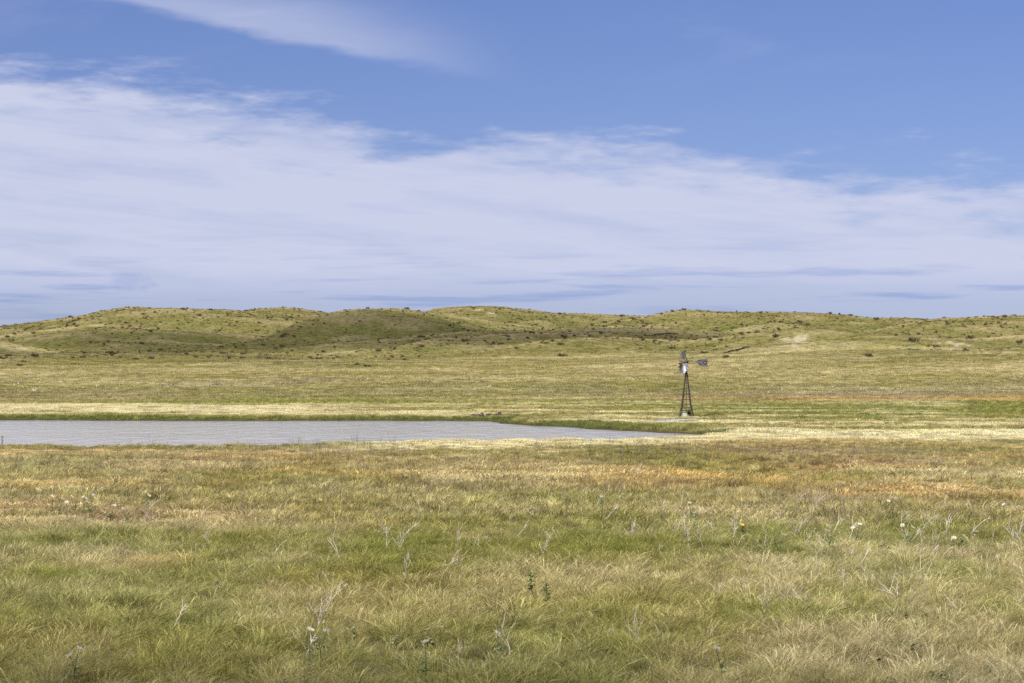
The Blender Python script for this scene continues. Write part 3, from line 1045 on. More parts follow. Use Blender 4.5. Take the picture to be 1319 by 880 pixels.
for za, zb_ in ((0.63, 1.84), (1.84, 3.04), (3.04, 4.3)):
    for i in range(4):
        for q in (0, 1):
            bm = bmesh.new()
            ia, ib = (i, (i + 1) % 4) if q else ((i + 1) % 4, i)
            bm_tube(bm, [corner(ia, half_at(za) + 0.008, za), corner(ib, half_at(zb_) + 0.008, zb_)], 0.006, 4)
            bm_obj('brace', bm, M_STEEL, mill)
bm = bmesh.new(); bm_tube(bm, [(0, 0, -0.3), (0, 0, 5.6)], 0.028, 8); bm_obj('pump_rod', bm, M_STEEL, mill)
for k in range(5):
    bm = bmesh.new(); yy = -0.30 + 0.15 * k
    bm_bar(bm, (-0.36, yy, 4.46), (0.36, yy, 4.46), 0.12, 0.04); bm_obj('plank', bm, M_PLANK, mill)
AX = Vector((-math.cos(R(19)), -math.sin(R(19)), 0)); HZ = 5.83
bm = bmesh.new()
bm_bar(bm, Vector((0, 0, HZ)) - AX * 0.22, Vector((0, 0, HZ)) + AX * 0.16, 0.26, 0.34)
bm_tube(bm, [(0, 0, 4.9), (0, 0, HZ - 0.1)], 0.07, 10)
bm_tube(bm, [Vector((0, 0, HZ + 0.17)) - AX * 0.03, Vector((0, 0, HZ + 0.33)) - AX * 0.03], [0.12, 0.05], 10)
bmesh.ops.bevel(bm, geom=[e for e in bm.edges if e.calc_length() > 0.24], offset=0.03, segments=2)
bm_obj('gearbox', bm, M_STEEL, mill)
# wheel
WC = Vector((0, 0, HZ)) + AX * 0.36
H1 = Vector((-AX.y, AX.x, 0)) * -1.0           # horizontal direction in the wheel plane
UP = Vector((0, 0, 1))


def rim_pt(th, r_, da=0.0):
    return WC + (H1 * math.cos(th) + UP * math.sin(th)) * r_ + AX * da


bm = bmesh.new()
for r_ in (0.52, 1.02):
    bm_tube(bm, [rim_pt(2 * math.pi * k / 48, r_) for k in range(48)], 0.016, 5, closed=True)
for k in range(6):
    th = 2 * math.pi * (k + 0.25) / 6
    bm_tube(bm, [rim_pt(th, 0.05, 0.10), rim_pt(th, 1.02)], 0.011, 5)
    bm_tube(bm, [rim_pt(th, 0.05, -0.10), rim_pt(th, 0.55)], 0.011, 5)
bm_tube(bm, [WC + AX * 0.14, WC - AX * 0.2], 0.075, 12)
wheel = bm_obj('wheel', bm, M_STEEL, mill)
for k in range(18):
    th = 2 * math.pi * (k + 0.5) / 18
    rad_ = H1 * math.cos(th) + UP * math.sin(th)
    tan_ = H1 * -math.sin(th) + UP * math.cos(th)
    chord = tan_ * math.cos(R(48)) + AX * math.sin(R(48))
    nrm = rad_.cross(chord)
    bm = bmesh.new(); grid = []
    for side_ in (0, 1):
        rows = []
        for a_ in range(4):
            r_ = 0.42 + (1.21 - 0.42) * a_ / 3
            w_ = 0.13 + (0.37 - 0.13) * a_ / 3
            row = []
            for c_ in range(5):
                s_ = c_ / 4 - 0.5
                row.append(bm.verts.new(WC + rad_ * r_ + chord * (s_ * w_) + nrm * ((0.25 - s_ * s_) * 0.17 * w_ * 2 + 0.004 * side_)))
            rows.append(row)
        grid.append(rows)
    for side_ in (0, 1):
        for a_ in range(3):
            for c_ in range(4):
                q = [grid[side_][a_][c_], grid[side_][a_][c_ + 1], grid[side_][a_ + 1][c_ + 1], grid[side_][a_ + 1][c_]]
                bm.faces.new(q if side_ else q[::-1])
    loop0 = [grid[0][a_][0] for a_ in range(4)] + grid[0][3][1:] + [grid[0][a_][4] for a_ in (2, 1, 0)] + grid[0][0][3:0:-1]
    loop1 = [grid[1][a_][0] for a_ in range(4)] + grid[1][3][1:] + [grid[1][a_][4] for a_ in (2, 1, 0)] + grid[1][0][3:0:-1]
    for q in range(len(loop0)):
        n_ = (q + 1) % len(loop0)
        bm.faces.new([loop0[q], loop0[n_], loop1[n_], loop1[q]])
    bm_obj('blade', bm, M_GALV, wheel, smooth=False)
# tail
TD = -AX; TN = Vector((TD.y, -TD.x, 0))          # TN points towards the camera side
C0 = Vector((0, 0, HZ + 0.02))
bm = bmesh.new()
for dz_ in (-0.13, 0.13):
    bm_tube(bm, [C0 + TD * 0.12 + UP * dz_, C0 + TD * 1.28 + UP * dz_ * 0.75], 0.042, 6)
for q in (0.42, 0.8):
    bm_tube(bm, [C0 + TD * q + UP * 0.12, C0 + TD * q - UP * 0.12], 0.014, 5)
bm_tube(bm, [C0 + TD * 1.2, C0 + TD * 2.40], 0.02, 6)
bm_obj('tail_bone', bm, M_STEEL, mill)


def plate(outline, thick, off=0.0):
    """flat sheet in the tail plane; outline in (along tail, up)"""
    bm = bmesh.new()
    fr = [bm.verts.new(C0 + TD * a_ + UP * h_ + TN * (off + thick)) for a_, h_ in outline]
    bk = [bm.verts.new(C0 + TD * a_ + UP * h_ + TN * off) for a_, h_ in outline]
    bm.faces.new(fr); bm.faces.new(bk[::-1])
    for q in range(len(fr)):
        n_ = (q + 1) % len(fr)
        bm.faces.new([fr[q], bk[q], bk[n_], fr[n_]])
    return bm


vane = bm_obj('vane', plate([(1.20, 0.02), (1.22, -0.12), (1.32, -0.22), (2.44, -0.56), (2.50, 0.38), (1.38, 0.24), (1.25, 0.16)], 0.014, 0.022), M_VANE, mill)
for sgn, o0 in ((1, 0.038), (-1, 0.010)):
    bm = bmesh.new(); m = 28; cc = (2.17, -0.06)
    for q in range(m):
        ring = []
        for r_ in (0.115, 0.21):
            for d_ in (0, 0.006):
                th = 2 * math.pi * q / m
                ring.append(bm.verts.new(C0 + TD * (cc[0] + r_ * math.cos(th)) + UP * (cc[1] + r_ * math.sin(th) * 1.05) + TN * (o0 + d_)))
    bm.verts.ensure_lookup_table()
    for q in range(m):
        a_, b2 = q * 4, ((q + 1) % m) * 4
        for i1, i2 in ((0, 1), (1, 3), (3, 2), (2, 0)):
            bm.faces.new([bm.verts[a_ + i1], bm.verts[a_ + i2], bm.verts[b2 + i2], bm.verts[b2 + i1]])
    bm_obj('emblem_ring', bm, M_RED, vane)
    bm_obj('emblem_mark', plate([(2.09, -0.14), (2.15, -0.14), (2.18, -0.02), (2.23, -0.02), (2.25, 0.03), (2.12, 0.03)], 0.006, o0), M_PALE, vane)
    bm_obj('stripe', plate([(1.30, 0.185), (1.40, 0.215), (1.86, 0.275), (1.86, 0.225), (1.36, 0.145)], 0.006, o0), M_RED, vane)
    bm_obj('stripe', plate([(1.30, -0.185), (1.36, -0.145), (1.80, -0.275), (1.80, -0.33)], 0.006, o0), M_RED, vane)

# pale slab at the foot of the tower and the low tank on the flat in front
bm = bmesh.new()
bmesh.ops.create_cube(bm, size=1.0)
for v in bm.verts: v.co = (v.co.x * 0.46 * (1.0 if v.co.z < 0 else 0.92), v.co.y * 0.5, v.co.z * 0.5)
bmesh.ops.bevel(bm, geom=bm.edges[:], offset=0.035, segments=2)
bmesh.ops.subdivide_edges(bm, edges=bm.edges[:], cuts=1)
for v in bm.verts: v.co += Vector((random.uniform(-1, 1), random.uniform(-1, 1), random.uniform(-1, 1))) * 0.008
slab = bm_obj('concrete_block', bm, M_CONC, None, (MILL[0] - 0.18, MILL[1] - 0.32, mill.location.z + 0.12))
tag(slab, 'small pale concrete block at the foot of the windmill tower', 'block')

tank = bpy.data.objects.new('stock_tank', None); COL.objects.link(tank)
tank.location = (TANK[0], TANK[1], tz(TANK[0], TANK[1]) - 0.07)
tag(tank, 'low round galvanised stock tank sunk in grass in front of the windmill', 'water tank')
M_TANK = solid('tank_steel', (0.50, 0.53, 0.58), 0.5, 0.3, 0.15, 3.0)
for q in range(8):
    bm = bmesh.new(); A = []
    for k in range(7):
        th = 2 * math.pi * (q + k / 6 * 0.995) / 8
        A.append([bm.verts.new((math.cos(th) * r_, math.sin(th) * r_, z0)) for r_, z0 in ((1.98, -0.3), (1.98, 0.10), (2.0, 0.12), (1.98, 0.14), (1.98, 0.36), (1.94, 0.36), (1.94, -0.3))])
    for k in range(6):
        for c_ in range(6):
            bm.faces.new([A[k][c_], A[k + 1][c_], A[k + 1][c_ + 1], A[k][c_ + 1]])
        bm.faces.new([A[k][6], A[k + 1][6], A[k + 1][0], A[k][0]])
    bm.faces.new(A[0]); bm.faces.new(A[-1][::-1])
    bm_obj('wall_panel', bm, M_TANK, tank)
bm = bmesh.new(); bm_tube(bm, [(math.cos(2 * math.pi * k / 64) * 1.96, math.sin(2 * math.pi * k / 64) * 1.96, 0.375) for k in range(64)], 0.03, 8, closed=True)
bm_obj('rim', bm, M_TANK, tank, smooth=True)
bm = bmesh.new(); bm.faces.new([bm.verts.new((math.cos(2 * math.pi * k / 48) * 1.945, math.sin(2 * math.pi * k / 48) * 1.945, 0.24)) for k in range(48)])
bm_obj('tank_water', bm, m_water, tank)


# ------------------------------------------------------------------ rocks on the far shore
M_ROCK = solid('dark_rock', (0.045, 0.034, 0.034), 0.9, 0, 0.3, 4.0, bump=0.6, rgb2=(0.16, 0.125, 0.115))
rock_lab = ['brown rock with a pale side at the pond edge, leftmost along that shore row of rocks beside foxtail barley',
            'dark low rock with a humped top on the far pond shore', 'small dark rock with a bluish top on the far pond shore',
            'tiny pale brown stone beside the dark squarish rock on the far shore', 'dark squarish rock standing apart on the far pond shore']
rock_lab[0] = 'flat brown rock with a pale side lying in the far pond shore grass'
for k, (u, v, w_, h_) in enumerate(((610.5, 538.8, 0.62, 0.20), (619, 538.8, 0.80, 0.25), (629, 538.0, 0.62, 0.27), (638, 536.8, 0.34, 0.22), (643.3, 536.6, 0.55, 0.36))):
    bm = bmesh.new(); bmesh.ops.create_icosphere(bm, subdivisions=3, radius=1.0)
    for vt in bm.verts:
        c_ = vt.co.copy()
        n_ = float(fbm(np.array([c_.x * 1.4 + k * 7]), np.array([c_.y * 1.4 + c_.z * 1.9]), 900 + k, 3)[0])
        f_ = 0.7 + 0.6 * n_
        vt.co = Vector((c_.x * f_ * w_ / 1.8, c_.y * f_ * w_ / 2, c_.z * f_ * h_))
        if k == 1: vt.co.z *= 1 + 0.35 * math.sin(vt.co.x * 9)
    yy = 254.0 + 0.6 * k
    xx = (u - 659.5) / F * yy
    r_ = bm_obj('rock', bm, M_ROCK, None, (xx, yy, tz(xx, yy) + 0.12))
    tag(r_, rock_lab[k], 'rock', 'rocks on the far pond shore')


# ------------------------------------------------------------------ shrubs
M_SHRUB = plant_mat('shrub_leaf', trans=0.15)
SHT = [(0.135, 0.12, 0.066), (0.165, 0.155, 0.08), (0.10, 0.09, 0.052), (0.20, 0.18, 0.10), (0.15, 0.115, 0.08)]


def shrub_mesh(name, seed, w_, h_, n=170, tones=SHT, leaf=(0.07, 0.13)):
    """bush of short leafy sprays over a few stems, uneven outline"""
    g = np.random.default_rng(seed)
    lobes = [(g.uniform(-0.5, 0.5) * w_, g.uniform(-0.35, 0.35) * w_, g.uniform(0.3, 0.75) * h_, g.uniform(0.28, 0.5) * w_) for _ in range(6)]
    pts = []
    for k in range(n):
        lx, ly, lz, lr = lobes[g.integers(0, len(lobes))]
        d = g.normal(0, 1, 3); d /= np.linalg.norm(d)
        p = np.array([lx, ly, lz]) + d * lr * g.uniform(0.35, 1.0) * [1, 1, 0.7 * h_ / w_ * 1.6]
        if p[2] > 0.02: pts.append((p, d))
    V = []; Fs = []; T_ = []
    for p, d in pts:
        up = np.array([d[0] * 0.7, d[1] * 0.7, 0.6 + abs(d[2])]); up /= np.linalg.norm(up)
        s_ = np.cross(up, g.normal(0, 1, 3)); s_ /= np.linalg.norm(s_)
        l_ = g.uniform(0.12, 0.26) * (w_ + h_) / 2; ww = g.uniform(*leaf) * (w_ + h_)
        tn = np.array(tones[g.integers(0, len(tones))]) * g.uniform(0.7, 1.3)
        o_ = len(V)
        V += [p - up * l_ * 0.5, p + s_ * ww * 0.5, p + up * l_ * 0.6, p - s_ * ww * 0.5]
        Fs.append([o_, o_ + 1, o_ + 2, o_ + 3]); T_ += [tn] * 4
    for k in range(4):
        a_ = g.uniform(0, 6.28); q = np.array([math.cos(a_) * 0.3 * w_, math.sin(a_) * 0.3 * w_, 0.55 * h_])
        s_ = np.array([-math.sin(a_), math.cos(a_), 0]) * 0.03
        o_ = len(V); V += [-s_ - [0, 0, 0.15], s_ - [0, 0, 0.15], q + s_ * 0.5, q - s_ * 0.5]
        Fs.append([o_, o_ + 1, o_ + 2, o_ + 3]); T_ += [np.array((0.09, 0.07, 0.05))] * 4
    me = mesh_np(name, np.array(V), Fs, M_SHRUB)
    colattr(me, 'tone', np.array(T_))
    return me


SH = [shrub_mesh('shrub', 40 + k, w_, h_) for k, (w_, h_) in enumerate(((1.0, 0.75), (1.5, 0.8), (0.8, 0.8), (1.9, 0.75), (1.1, 0.95), (1.3, 0.6)))]
sh_lab = ['dark rounded shrub on the grassy sand hills', 'low wide dark shrub on the grassy sand hills']


def place_shrub(x_, y_, s_, k, label, group='dark shrubs dotted over the hills', name='shrub'):
    o_ = obj(name, SH[k], None, (x_, y_, tz(x_, y_) - 0.04), (0, 0, random.uniform(0, 6.28)))
    o_.scale = (s_, s_, s_ * random.uniform(0.85, 1.15))
    return tag(o_, label, 'shrub', group)


named = [(142, 456, 3, 1.25, 'long dark double shrub on the low crest at the left foot of the hills'), (109, 455.5, 3, .9, 'dark flat shrub on the shaded low crest below the peaked hill'), (107, 461.5, 1, 1.0, 'dark shrub just below the crest shrub under the peaked hill'),
         (175, 464, 3, .9, 'dark slanting shrub in the shaded hollow below the peaked hill'), (30, 467.5, 1, .9, 'round dark shrub above a row of three at the hill foot'), (25, 472, 1, .9, 'dark shrub in the row of three at the hill foot'),
         (472, 473.5, 1, 1.1, 'dark green shrub alone on the lit green strip at the hill foot'), (460, 471, 1, .9, 'shrub with a pale grass tuft beside it at the hill foot'), (544, 448, 1, 1.1, 'dark shrub between two pale spur lines of the middle hills'),
         (724, 460, 3, 1.35, 'wide dark shrub low on the bright middle hillside'), (722, 445, 3, 1.1, 'dark spreading shrub under the pale crest of the middle hill'), (727, 436, 4, 1.8, 'tall bushy shrub standing on the pale crest of the middle hill'),
         (935, 462, 4, 1.25, 'dark shrub just above the pale terrace beside the tail vane'), (907, 456, 3, 1.1, 'wide dull shrub on the slope above the tail vane'), (955, 431, 3, 1.1, 'dark shrub on the hillside uphill of the eroded bank'),
         (1000, 435, 3, 1.5, 'big dark shrub next to the bare sandy scar'), (1176, 441, 3, 1.7, 'large dark bush on the hillside between the two bare scars'), (1119, 459.5, 3, 1.1, 'dark shrub low on the slope below the large dark bush'),
         (1206, 449, 1, 1.0, 'dark shrub beside the narrow pinkish erosion scars'), (1250, 437, 3, 1.5, 'long dark shrub row above the narrow pinkish erosion scars'), (1314, 443, 1, 1.3, 'dark round shrub on the pale right-hand terrace crest')]
for u, v, k, s_, lb in named:
    h = cast(u, v)
    if h: place_shrub(h[0], h[1], s_ * 0.85, k, lb)
# many more, seen from the meadow: the largest as single shrubs, the small rest as one cover
xc, yc = fan(600, 1180, 0.060, slope=0.25)
dn = fbm(xc / 55.0, yc / 60.0, 951, 3) + 0.25 * sst(640, 800, yc)
kp = (RNG.uniform(0, 1, len(xc)) < sst(0.42, 0.85, dn)) & (sand_mask(xc, yc) < 0.5)
xc, yc = xc[kp], yc[kp]
zc_ = terrain(xc, yc)
size = RNG.lognormal(-0.68, 0.36, len(xc)).clip(0.25, 1.15)
vis = np.ones(len(xc), bool)
for s_ in np.linspace(0.45, 0.992, 80):
    vis &= terrain(xc * s_, yc * s_, False) < CAMZ + (zc_ + 0.5 - CAMZ) * s_
vis &= np.abs(xc / yc) < 0.222
big_ = np.argsort(np.where(vis, -size / yc, 0))[:275]
for i in big_:
    k = int(RNG.integers(0, 6))
    u_ = xc[i] / yc[i] * F + 659.5
    where = ('on the low terrace at the foot of the hills' if yc[i] < 720 else 'on the peaked hill' if u_ < 250 else 'on the shaded spur beside the peaked hill' if u_ < 560
             else 'on the hill with the white sand patch' if u_ < 800 else 'on the hills behind the windmill' if u_ < 1130 else 'on the hill with the narrow erosion scars')
    place_shrub(float(xc[i]), float(yc[i]), float(size[i]) * 0.95, k, ('low wide dark shrub ' if k in (1, 3, 5) else 'dark rounded shrub ') + where)
rest = np.setdiff1d(np.arange(len(xc)), big_)
cs = bpy.data.collections.new('small_shrub')
for k in range(4):
    cs.objects.link(bpy.data.objects.new(f'small_shrub_{k}', SH[k]))
scatter('small_shrub', cs, np.stack([xc[rest], yc[rest], zc_[rest] - 0.03], 1), RNG.uniform(0, 6.28, len(rest)), size[rest] * 0.8, np.ones((len(rest), 3)), 'small dark shrubs sprinkled over the sand hills', 'shrubs', 4)
sb = shrub_mesh('shrub', 77, 0.42, 0.75, 150, [(0.05, 0.075, 0.02), (0.07, 0.10, 0.03), (0.035, 0.05, 0.018)], (0.06, 0.10))
o_ = obj('shrub', sb, None, (MILL[0] + 0.30, MILL[1] - 0.1, mill.location.z))
tag(o_, 'dark green bush growing between the legs of the windmill tower', 'shrub')

# dark broken edges of turf on the hillside
M_SOIL = solid('dark_soil', (0.19, 0.15, 0.10), 0.95, 0, 0.35, 1.5, bump=0.8, rgb2=(0.11, 0.09, 0.055))
for pts_, lb in ((((931, 456), (940, 453.5), (948, 452.6), (957, 449.5), (968, 447.5)), 'dark eroded soil bank slanting across the slope above the tail vane'),
                 (((832, 433), (845, 432), (858, 431), (872, 429.5)), 'thin dark eroded bank near the top of the middle hills')):
    P = [cast(*q) for q in pts_]
    if any(q is None for q in P): continue
    P = [np.array(q) for q in P]; dense = []
    for a_, b2 in zip(P[:-1], P[1:]):
        for q in range(8): dense.append(a_ + (b2 - a_) * q / 8)
    bm = bmesh.new(); rings = []
    for q, p in enumerate(dense):
        w_ = 0.35 + 0.5 * math.sin(math.pi * q / len(dense)) + random.uniform(-0.1, 0.1)
        h_ = 0.22 + 0.35 * math.sin(math.pi * q / len(dense)) + random.uniform(-0.12, 0.12)
        zz = tz(p[0], p[1]); jy = random.uniform(-0.5, 0.5)
        rings.append([bm.verts.new((p[0], p[1] + jy + a_, zz + b2)) for a_, b2 in ((-w_, -0.3), (-w_ * 0.8, h_ * 0.5), (-w_ * 0.9, h_), (w_, h_ * 0.9), (w_ * 1.8, -0.3))])
    for A, B in zip(rings[:-1], rings[1:]):
        for q in range(5): bm.faces.new([A[q], A[(q + 1) % 5], B[(q + 1) % 5], B[q]])
    bm.faces.new(rings[0]); bm.faces.new(rings[-1][::-1])
    tag(bm_obj('eroded_bank', bm, M_SOIL), lb, 'bank')


# ------------------------------------------------------------------ dead weeds in the front meadow
M_DEAD = solid('bleached_stem', (0.74, 0.65, 0.52), 0.9, 0, 0.3, 3.0, rgb2=(0.50, 0.41, 0.31))


def weed_bm(seed, h_, lean, nb, r0=0.008, depth=2):
    """bleached weed skeleton: main stem and twigs as separate shapes"""
    g = random.Random(seed)
    main = bmesh.new(); twigs = []
    def path(p, d, L, n=6, bend=0.25):
        pts = [p.copy()]
        for q in range(n):
            d = (d + Vector((g.uniform(-1, 1), g.uniform(-1, 1), g.uniform(-0.8, 0.6))) * bend).normalized()
            p = p + d * (L / n); pts.append(p.copy())
        return pts
    d0 = Vector((lean + g.uniform(-0.2, 0.2), g.uniform(-0.3, 0.3), 1)).normalized()
    st = path(Vector((0, 0, -0.05)), d0, h_, 8, 0.16)
    bm_tube(main, st, [r0 * (1 - 0.6 * q / 8) for q in range(9)], 5)
    for k in range(nb):
        q = g.randint(2, 7); a_ = g.uniform(0, 6.28)
        along = (st[q] - st[q - 1]).normalized()
        d = (along * 0.9 + Vector((math.cos(a_), math.sin(a_), g.uniform(0.0, 0.7))) * 0.75).normalized()
        L = h_ * g.uniform(0.2, 0.7)
        tb = bmesh.new(); pt = path(st[q], d, L, 5, 0.22)
        bm_tube(tb, pt, [r0 * 0.7 * (1 - 0.6 * i / 5) for i in range(6)], 4)
        for j in range(g.randint(0, 2)):
            qq = g.randint(1, 4)
            d2 = (d + Vector((g.uniform(-1, 1), g.uniform(-1, 1), g.uniform(-0.4, 1)))).normalized()
            bm_tube(tb, path(pt[qq], d2, L * 0.5, 4, 0.3), [r0 * 0.45] * 5, 3)
        twigs.append(tb)
    return main, twigs


def weed_proto(seed, h_, lean, nb, r0):
    main, tw = weed_bm(seed, h_, lean, nb, r0)
    def mk(bm, nm):
        me = bpy.data.meshes.new(nm); bm.to_mesh(me); bm.free(); me.materials.append(M_DEAD); return me
    return mk(main, 'dead_weed'), [mk(b2, 'twig') for b2 in tw]


WEED = [weed_proto(300 + k, 0.62, ln, nb, r0) for k, (ln, nb, r0) in enumerate(((0.3, 5, .011), (0.8, 4, .011), (-0.4, 5, .011), (1.6, 4, .012), (0.1, 8, .010), (-1.2, 4, .011), (2.4, 3, .013), (0.5, 13, .010)))]


def place_weed(u, v, s_, k, label, group='bleached dead weeds standing in the meadow', rz=None):
    x_, y_ = gnd(u, v)
    z_ = tz(x_, y_) + 0.08
    me, tw = WEED[k]
    root = obj('dead_weed', me, None, (x_, y_, z_), (0, 0, random.uniform(-0.7, 0.7) if rz is None else rz))
    root.scale = (s_, s_, s_)
    tag(root, label, 'dead weed', group)
    for m_ in tw:
        c_ = obj('twig', m_, root)
    return root


for u, v, s_, k, lb in ((498, 722, 1.1, 4, 'thick grey weed skeleton with broken tops in the green patch'), (512, 722, 1.0, 7, 'bushy grey weed skeleton beside the thick broken one'), (590, 716, 1.05, 0, 'tall thin pale weed stem standing beside the grey weed skeletons'),
                        (622, 712, 0.9, 5, 'pale weed leaning left beside the tall thin pale stem'), (560, 752, 0.9, 3, 'fallen pale branch with forked tip lying in brown grass'), (545, 742, 0.8, 6, 'short thick pale stick lying beside the forked fallen branch'),
                        (608, 748, 0.7, 6, 'small pale fallen stick right of the forked fallen branch'), (272, 712, 0.75, 2, 'curved white stem alone on the green left meadow'), (352, 722, 0.6, 1, 'small pale hooked stem in straw grass on the left meadow'),
                        (1040, 800, 1.15, 6, 'long pale stick lying almost flat in the lush front grass'), (1165, 780, 1.15, 5, 'large forked pale branch sprawling in the straw grass'), (1195, 775, 1.0, 2, 'upright forked pale weed beside the sprawling branch'),
                        (1240, 700, 1.3, 1, 'tall branching pale weed among white poppies in the green belt'), (1215, 702, 1.2, 0, 'crooked branching weed left of the tallest branching one'), (1300, 712, 1.1, 7, 'dense tangled grey brush pile of twigs at the edge of the green belt'),
                        (1312, 716, 1.1, 7, 'second dense tangle of grey twigs beside the brush pile'), (1090, 705, 1.0, 3, 'low sprawling grey branch under white poppies'), (1003, 690, 0.8, 4, 'straight pale stem rising above a single white poppy'),
                        (1078, 730, .7, 3, 'short bent pale stick below the sprawling grey branch'), (220, 815, .8, 3, 'pale twiggy weed fallen in the shaded front grass'), (350, 840, .9, 6, 'long pale stalk fallen across the shaded front grass')):
    place_weed(u, v, s_, k, lb)
zones = [(880, 1319, 652, 725, 72), (640, 900, 655, 730, 18), (900, 1319, 725, 800, 22), (240, 640, 690, 770, 12), (20, 220, 655, 690, 7), (640, 900, 610, 660, 12), (300, 1319, 790, 870, 14)]
zl = ['pale dead weed in the green belt dotted with white poppies', 'pale dead weed in the middle of the meadow', 'pale dead weed among straw grass near the sprawling branch', 'pale dead weed in the left middle meadow', 'small pale dead weed on the rust coloured patch', 'greyish dead weed on the straw coloured belt', 'pale dead stalks in the shaded front grass']
for (u0, u1, v0, v1, n), lb in zip(zones, zl):
    for _ in range(n):
        place_weed(random.uniform(u0, u1), random.uniform(v0, v1), random.choice((0.4, 0.5, 0.65, 0.8, 0.95)) * random.uniform(0.85, 1.15), random.randrange(8), lb, lb.replace('dead weed ', 'dead weeds '))


# ------------------------------------------------------------------ white poppies
M_PETAL, t, o = material('white_petal')
d = t.nodes.new('ShaderNodeBsdfDiffuse'); tr = t.nodes.new('ShaderNodeBsdfTranslucent'); mx = t.nodes.new('ShaderNodeMixShader')
d.inputs[0].default_value = (0.94, 0.90, 0.80, 1); tr.inputs[0].default_value = (0.94, 0.90, 0.80, 1); mx.inputs[0].default_value = 0.4
t.links.new(d.outputs[0], mx.inputs[1]); t.links.new(tr.outputs[0], mx.inputs[2]); t.links.new(mx.outputs[0], o.inputs[0])
M_YELLOW = solid('yellow_centre', (0.75, 0.48, 0.04), 0.7, 0, 0.1, 20.0)
M_STEM = solid('grey_green_stem', (0.12, 0.17, 0.09), 0.8, 0, 0.2, 10.0)
M_LEAF = plant_mat('weed_leaf', trans=0.25)


def flower_bm(r_=0.055):
    bm = bmesh.new()
    for q in range(6):
        a_ = 2 * math.pi * q / 6; c0 = bm.verts.new((0, 0, 0))
        L = [bm.verts.new((math.cos(a_ + t_) * r_ * rr, math.sin(a_ + t_) * r_ * rr, zz)) for t_, rr, zz in ((-0.55, 0.75, 0.018), (-0.3, 1.0, 0.030 + 0.008 * (q % 2)), (0.0, 1.05, 0.022), (0.3, 1.0, 0.032), (0.55, 0.75, 0.016))]
        for i in range(4): bm.faces.new([c0, L[i], L[i + 1]])
    return bm


def leaf_set(seed, h_, n, tones, L=(0.09, 0.17), w_=0.35):
    g = np.random.default_rng(seed); V = []; Fs = []; T_ = []
    for k in range(n):
        z0 = h_ * g.uniform(0.15, 0.92); a_ = g.uniform(0, 6.28); l_ = g.uniform(*L) * (1.2 - 0.5 * z0 / h_)
        d = np.array([math.cos(a_), math.sin(a_), g.uniform(0.1, 0.7)]); s_ = np.array([-math.sin(a_), math.cos(a_), 0]) * l_ * w_
        p = np.array([0, 0, z0]); tn = np.array(tones[g.integers(0, len(tones))]) * g.uniform(0.75, 1.25); o_ = len(V)
        m1 = p + d * l_ * 0.45; m2 = p + d * l_ * 0.8 - [0, 0, 0.02]; tp = p + d * l_ - [0, 0, 0.05]
        V += [p, m1 + s_ * 0.55, m1 - s_ * 0.55, m2 + s_ * 0.4, m2 - s_ * 0.4, tp]
        Fs += [[o_, o_ + 1, o_ + 2, o_], [o_ + 1, o_ + 3, o_ + 4, o_ + 2], [o_ + 3, o_ + 5, o_ + 4, o_ + 3]]; T_ += [tn] * 6
    Ft = []
    for f in Fs:
        if f[0] == f[3]: Ft.append(f[:3])
        else: Ft += [[f[0], f[1], f[2]], [f[0], f[2], f[3]]]
    me = mesh_np('leaves', np.array(V), Ft, M_LEAF); colattr(me, 'tone', np.array(T_))
    return me


def bm_mesh(name, bm, mat):
    me = bpy.data.meshes.new(name); bm.to_mesh(me); bm.free(); me.materials.append(mat); return me


FL = bm_mesh('flower', flower_bm(0.055), M_PETAL)
_b = bmesh.new(); bmesh.ops.create_icosphere(_b, subdivisions=2, radius=0.014); FC = bm_mesh('flower_centre', _b, M_YELLOW)
STEMS = []
for k in range(3):
    _b = bmesh.new(); ln = (0.0, 0.12, -0.1)[k]
    bm_tube(_b, [(0, 0, -0.05), (ln * 0.3, 0, 0.2), (ln, 0.03, 0.5)], [0.009, 0.008, 0.006], 5)
    if k: bm_tube(_b, [(ln * 0.3, 0, 0.2), (-ln * 0.6, -0.05, 0.42)], [0.007, 0.005], 5)
    STEMS.append(bm_mesh('stem', _b, M_STEM))
PL = [leaf_set(60 + k, 0.44, 16, [(0.17, 0.23, 0.10), (0.22, 0.27, 0.13), (0.13, 0.17, 0.07)]) for k in range(3)]


def poppy(u, v, label, group, k, h_=0.5, yellow=False):
    x_, y_ = gnd(u, v, h_ + 0.05)
    s_ = h_ / 0.5 * random.uniform(0.95, 1.1)
    root = bpy.data.objects.new('poppy', None); COL.objects.link(root)
    root.location = (x_, y_, tz(x_, y_) + 0.08); root.scale = (s_, s_, s_); root.rotation_euler = (0, 0, random.uniform(-0.8, 0.8))
    tag(root, label, 'flower', group)
    ln = (0.0, 0.12, -0.1)[k]
    obj('stem', STEMS[k], root); obj('leaves', PL[k], root)
    heads = [(ln, 0.03, 0.5)] + ([(-ln * 0.6, -0.05, 0.42)] if k == 1 and random.random() < 0.6 else [])
    for hp in heads:
        f = obj('flower', FL, root, hp, (random.uniform(0.2, 0.8), random.uniform(-0.4, 0.4), random.uniform(0, 6)))
        f.scale = (1.0, 1.0, 1.4)
        obj('flower_centre', FC, f, (0, 0, 0.016))
    return root


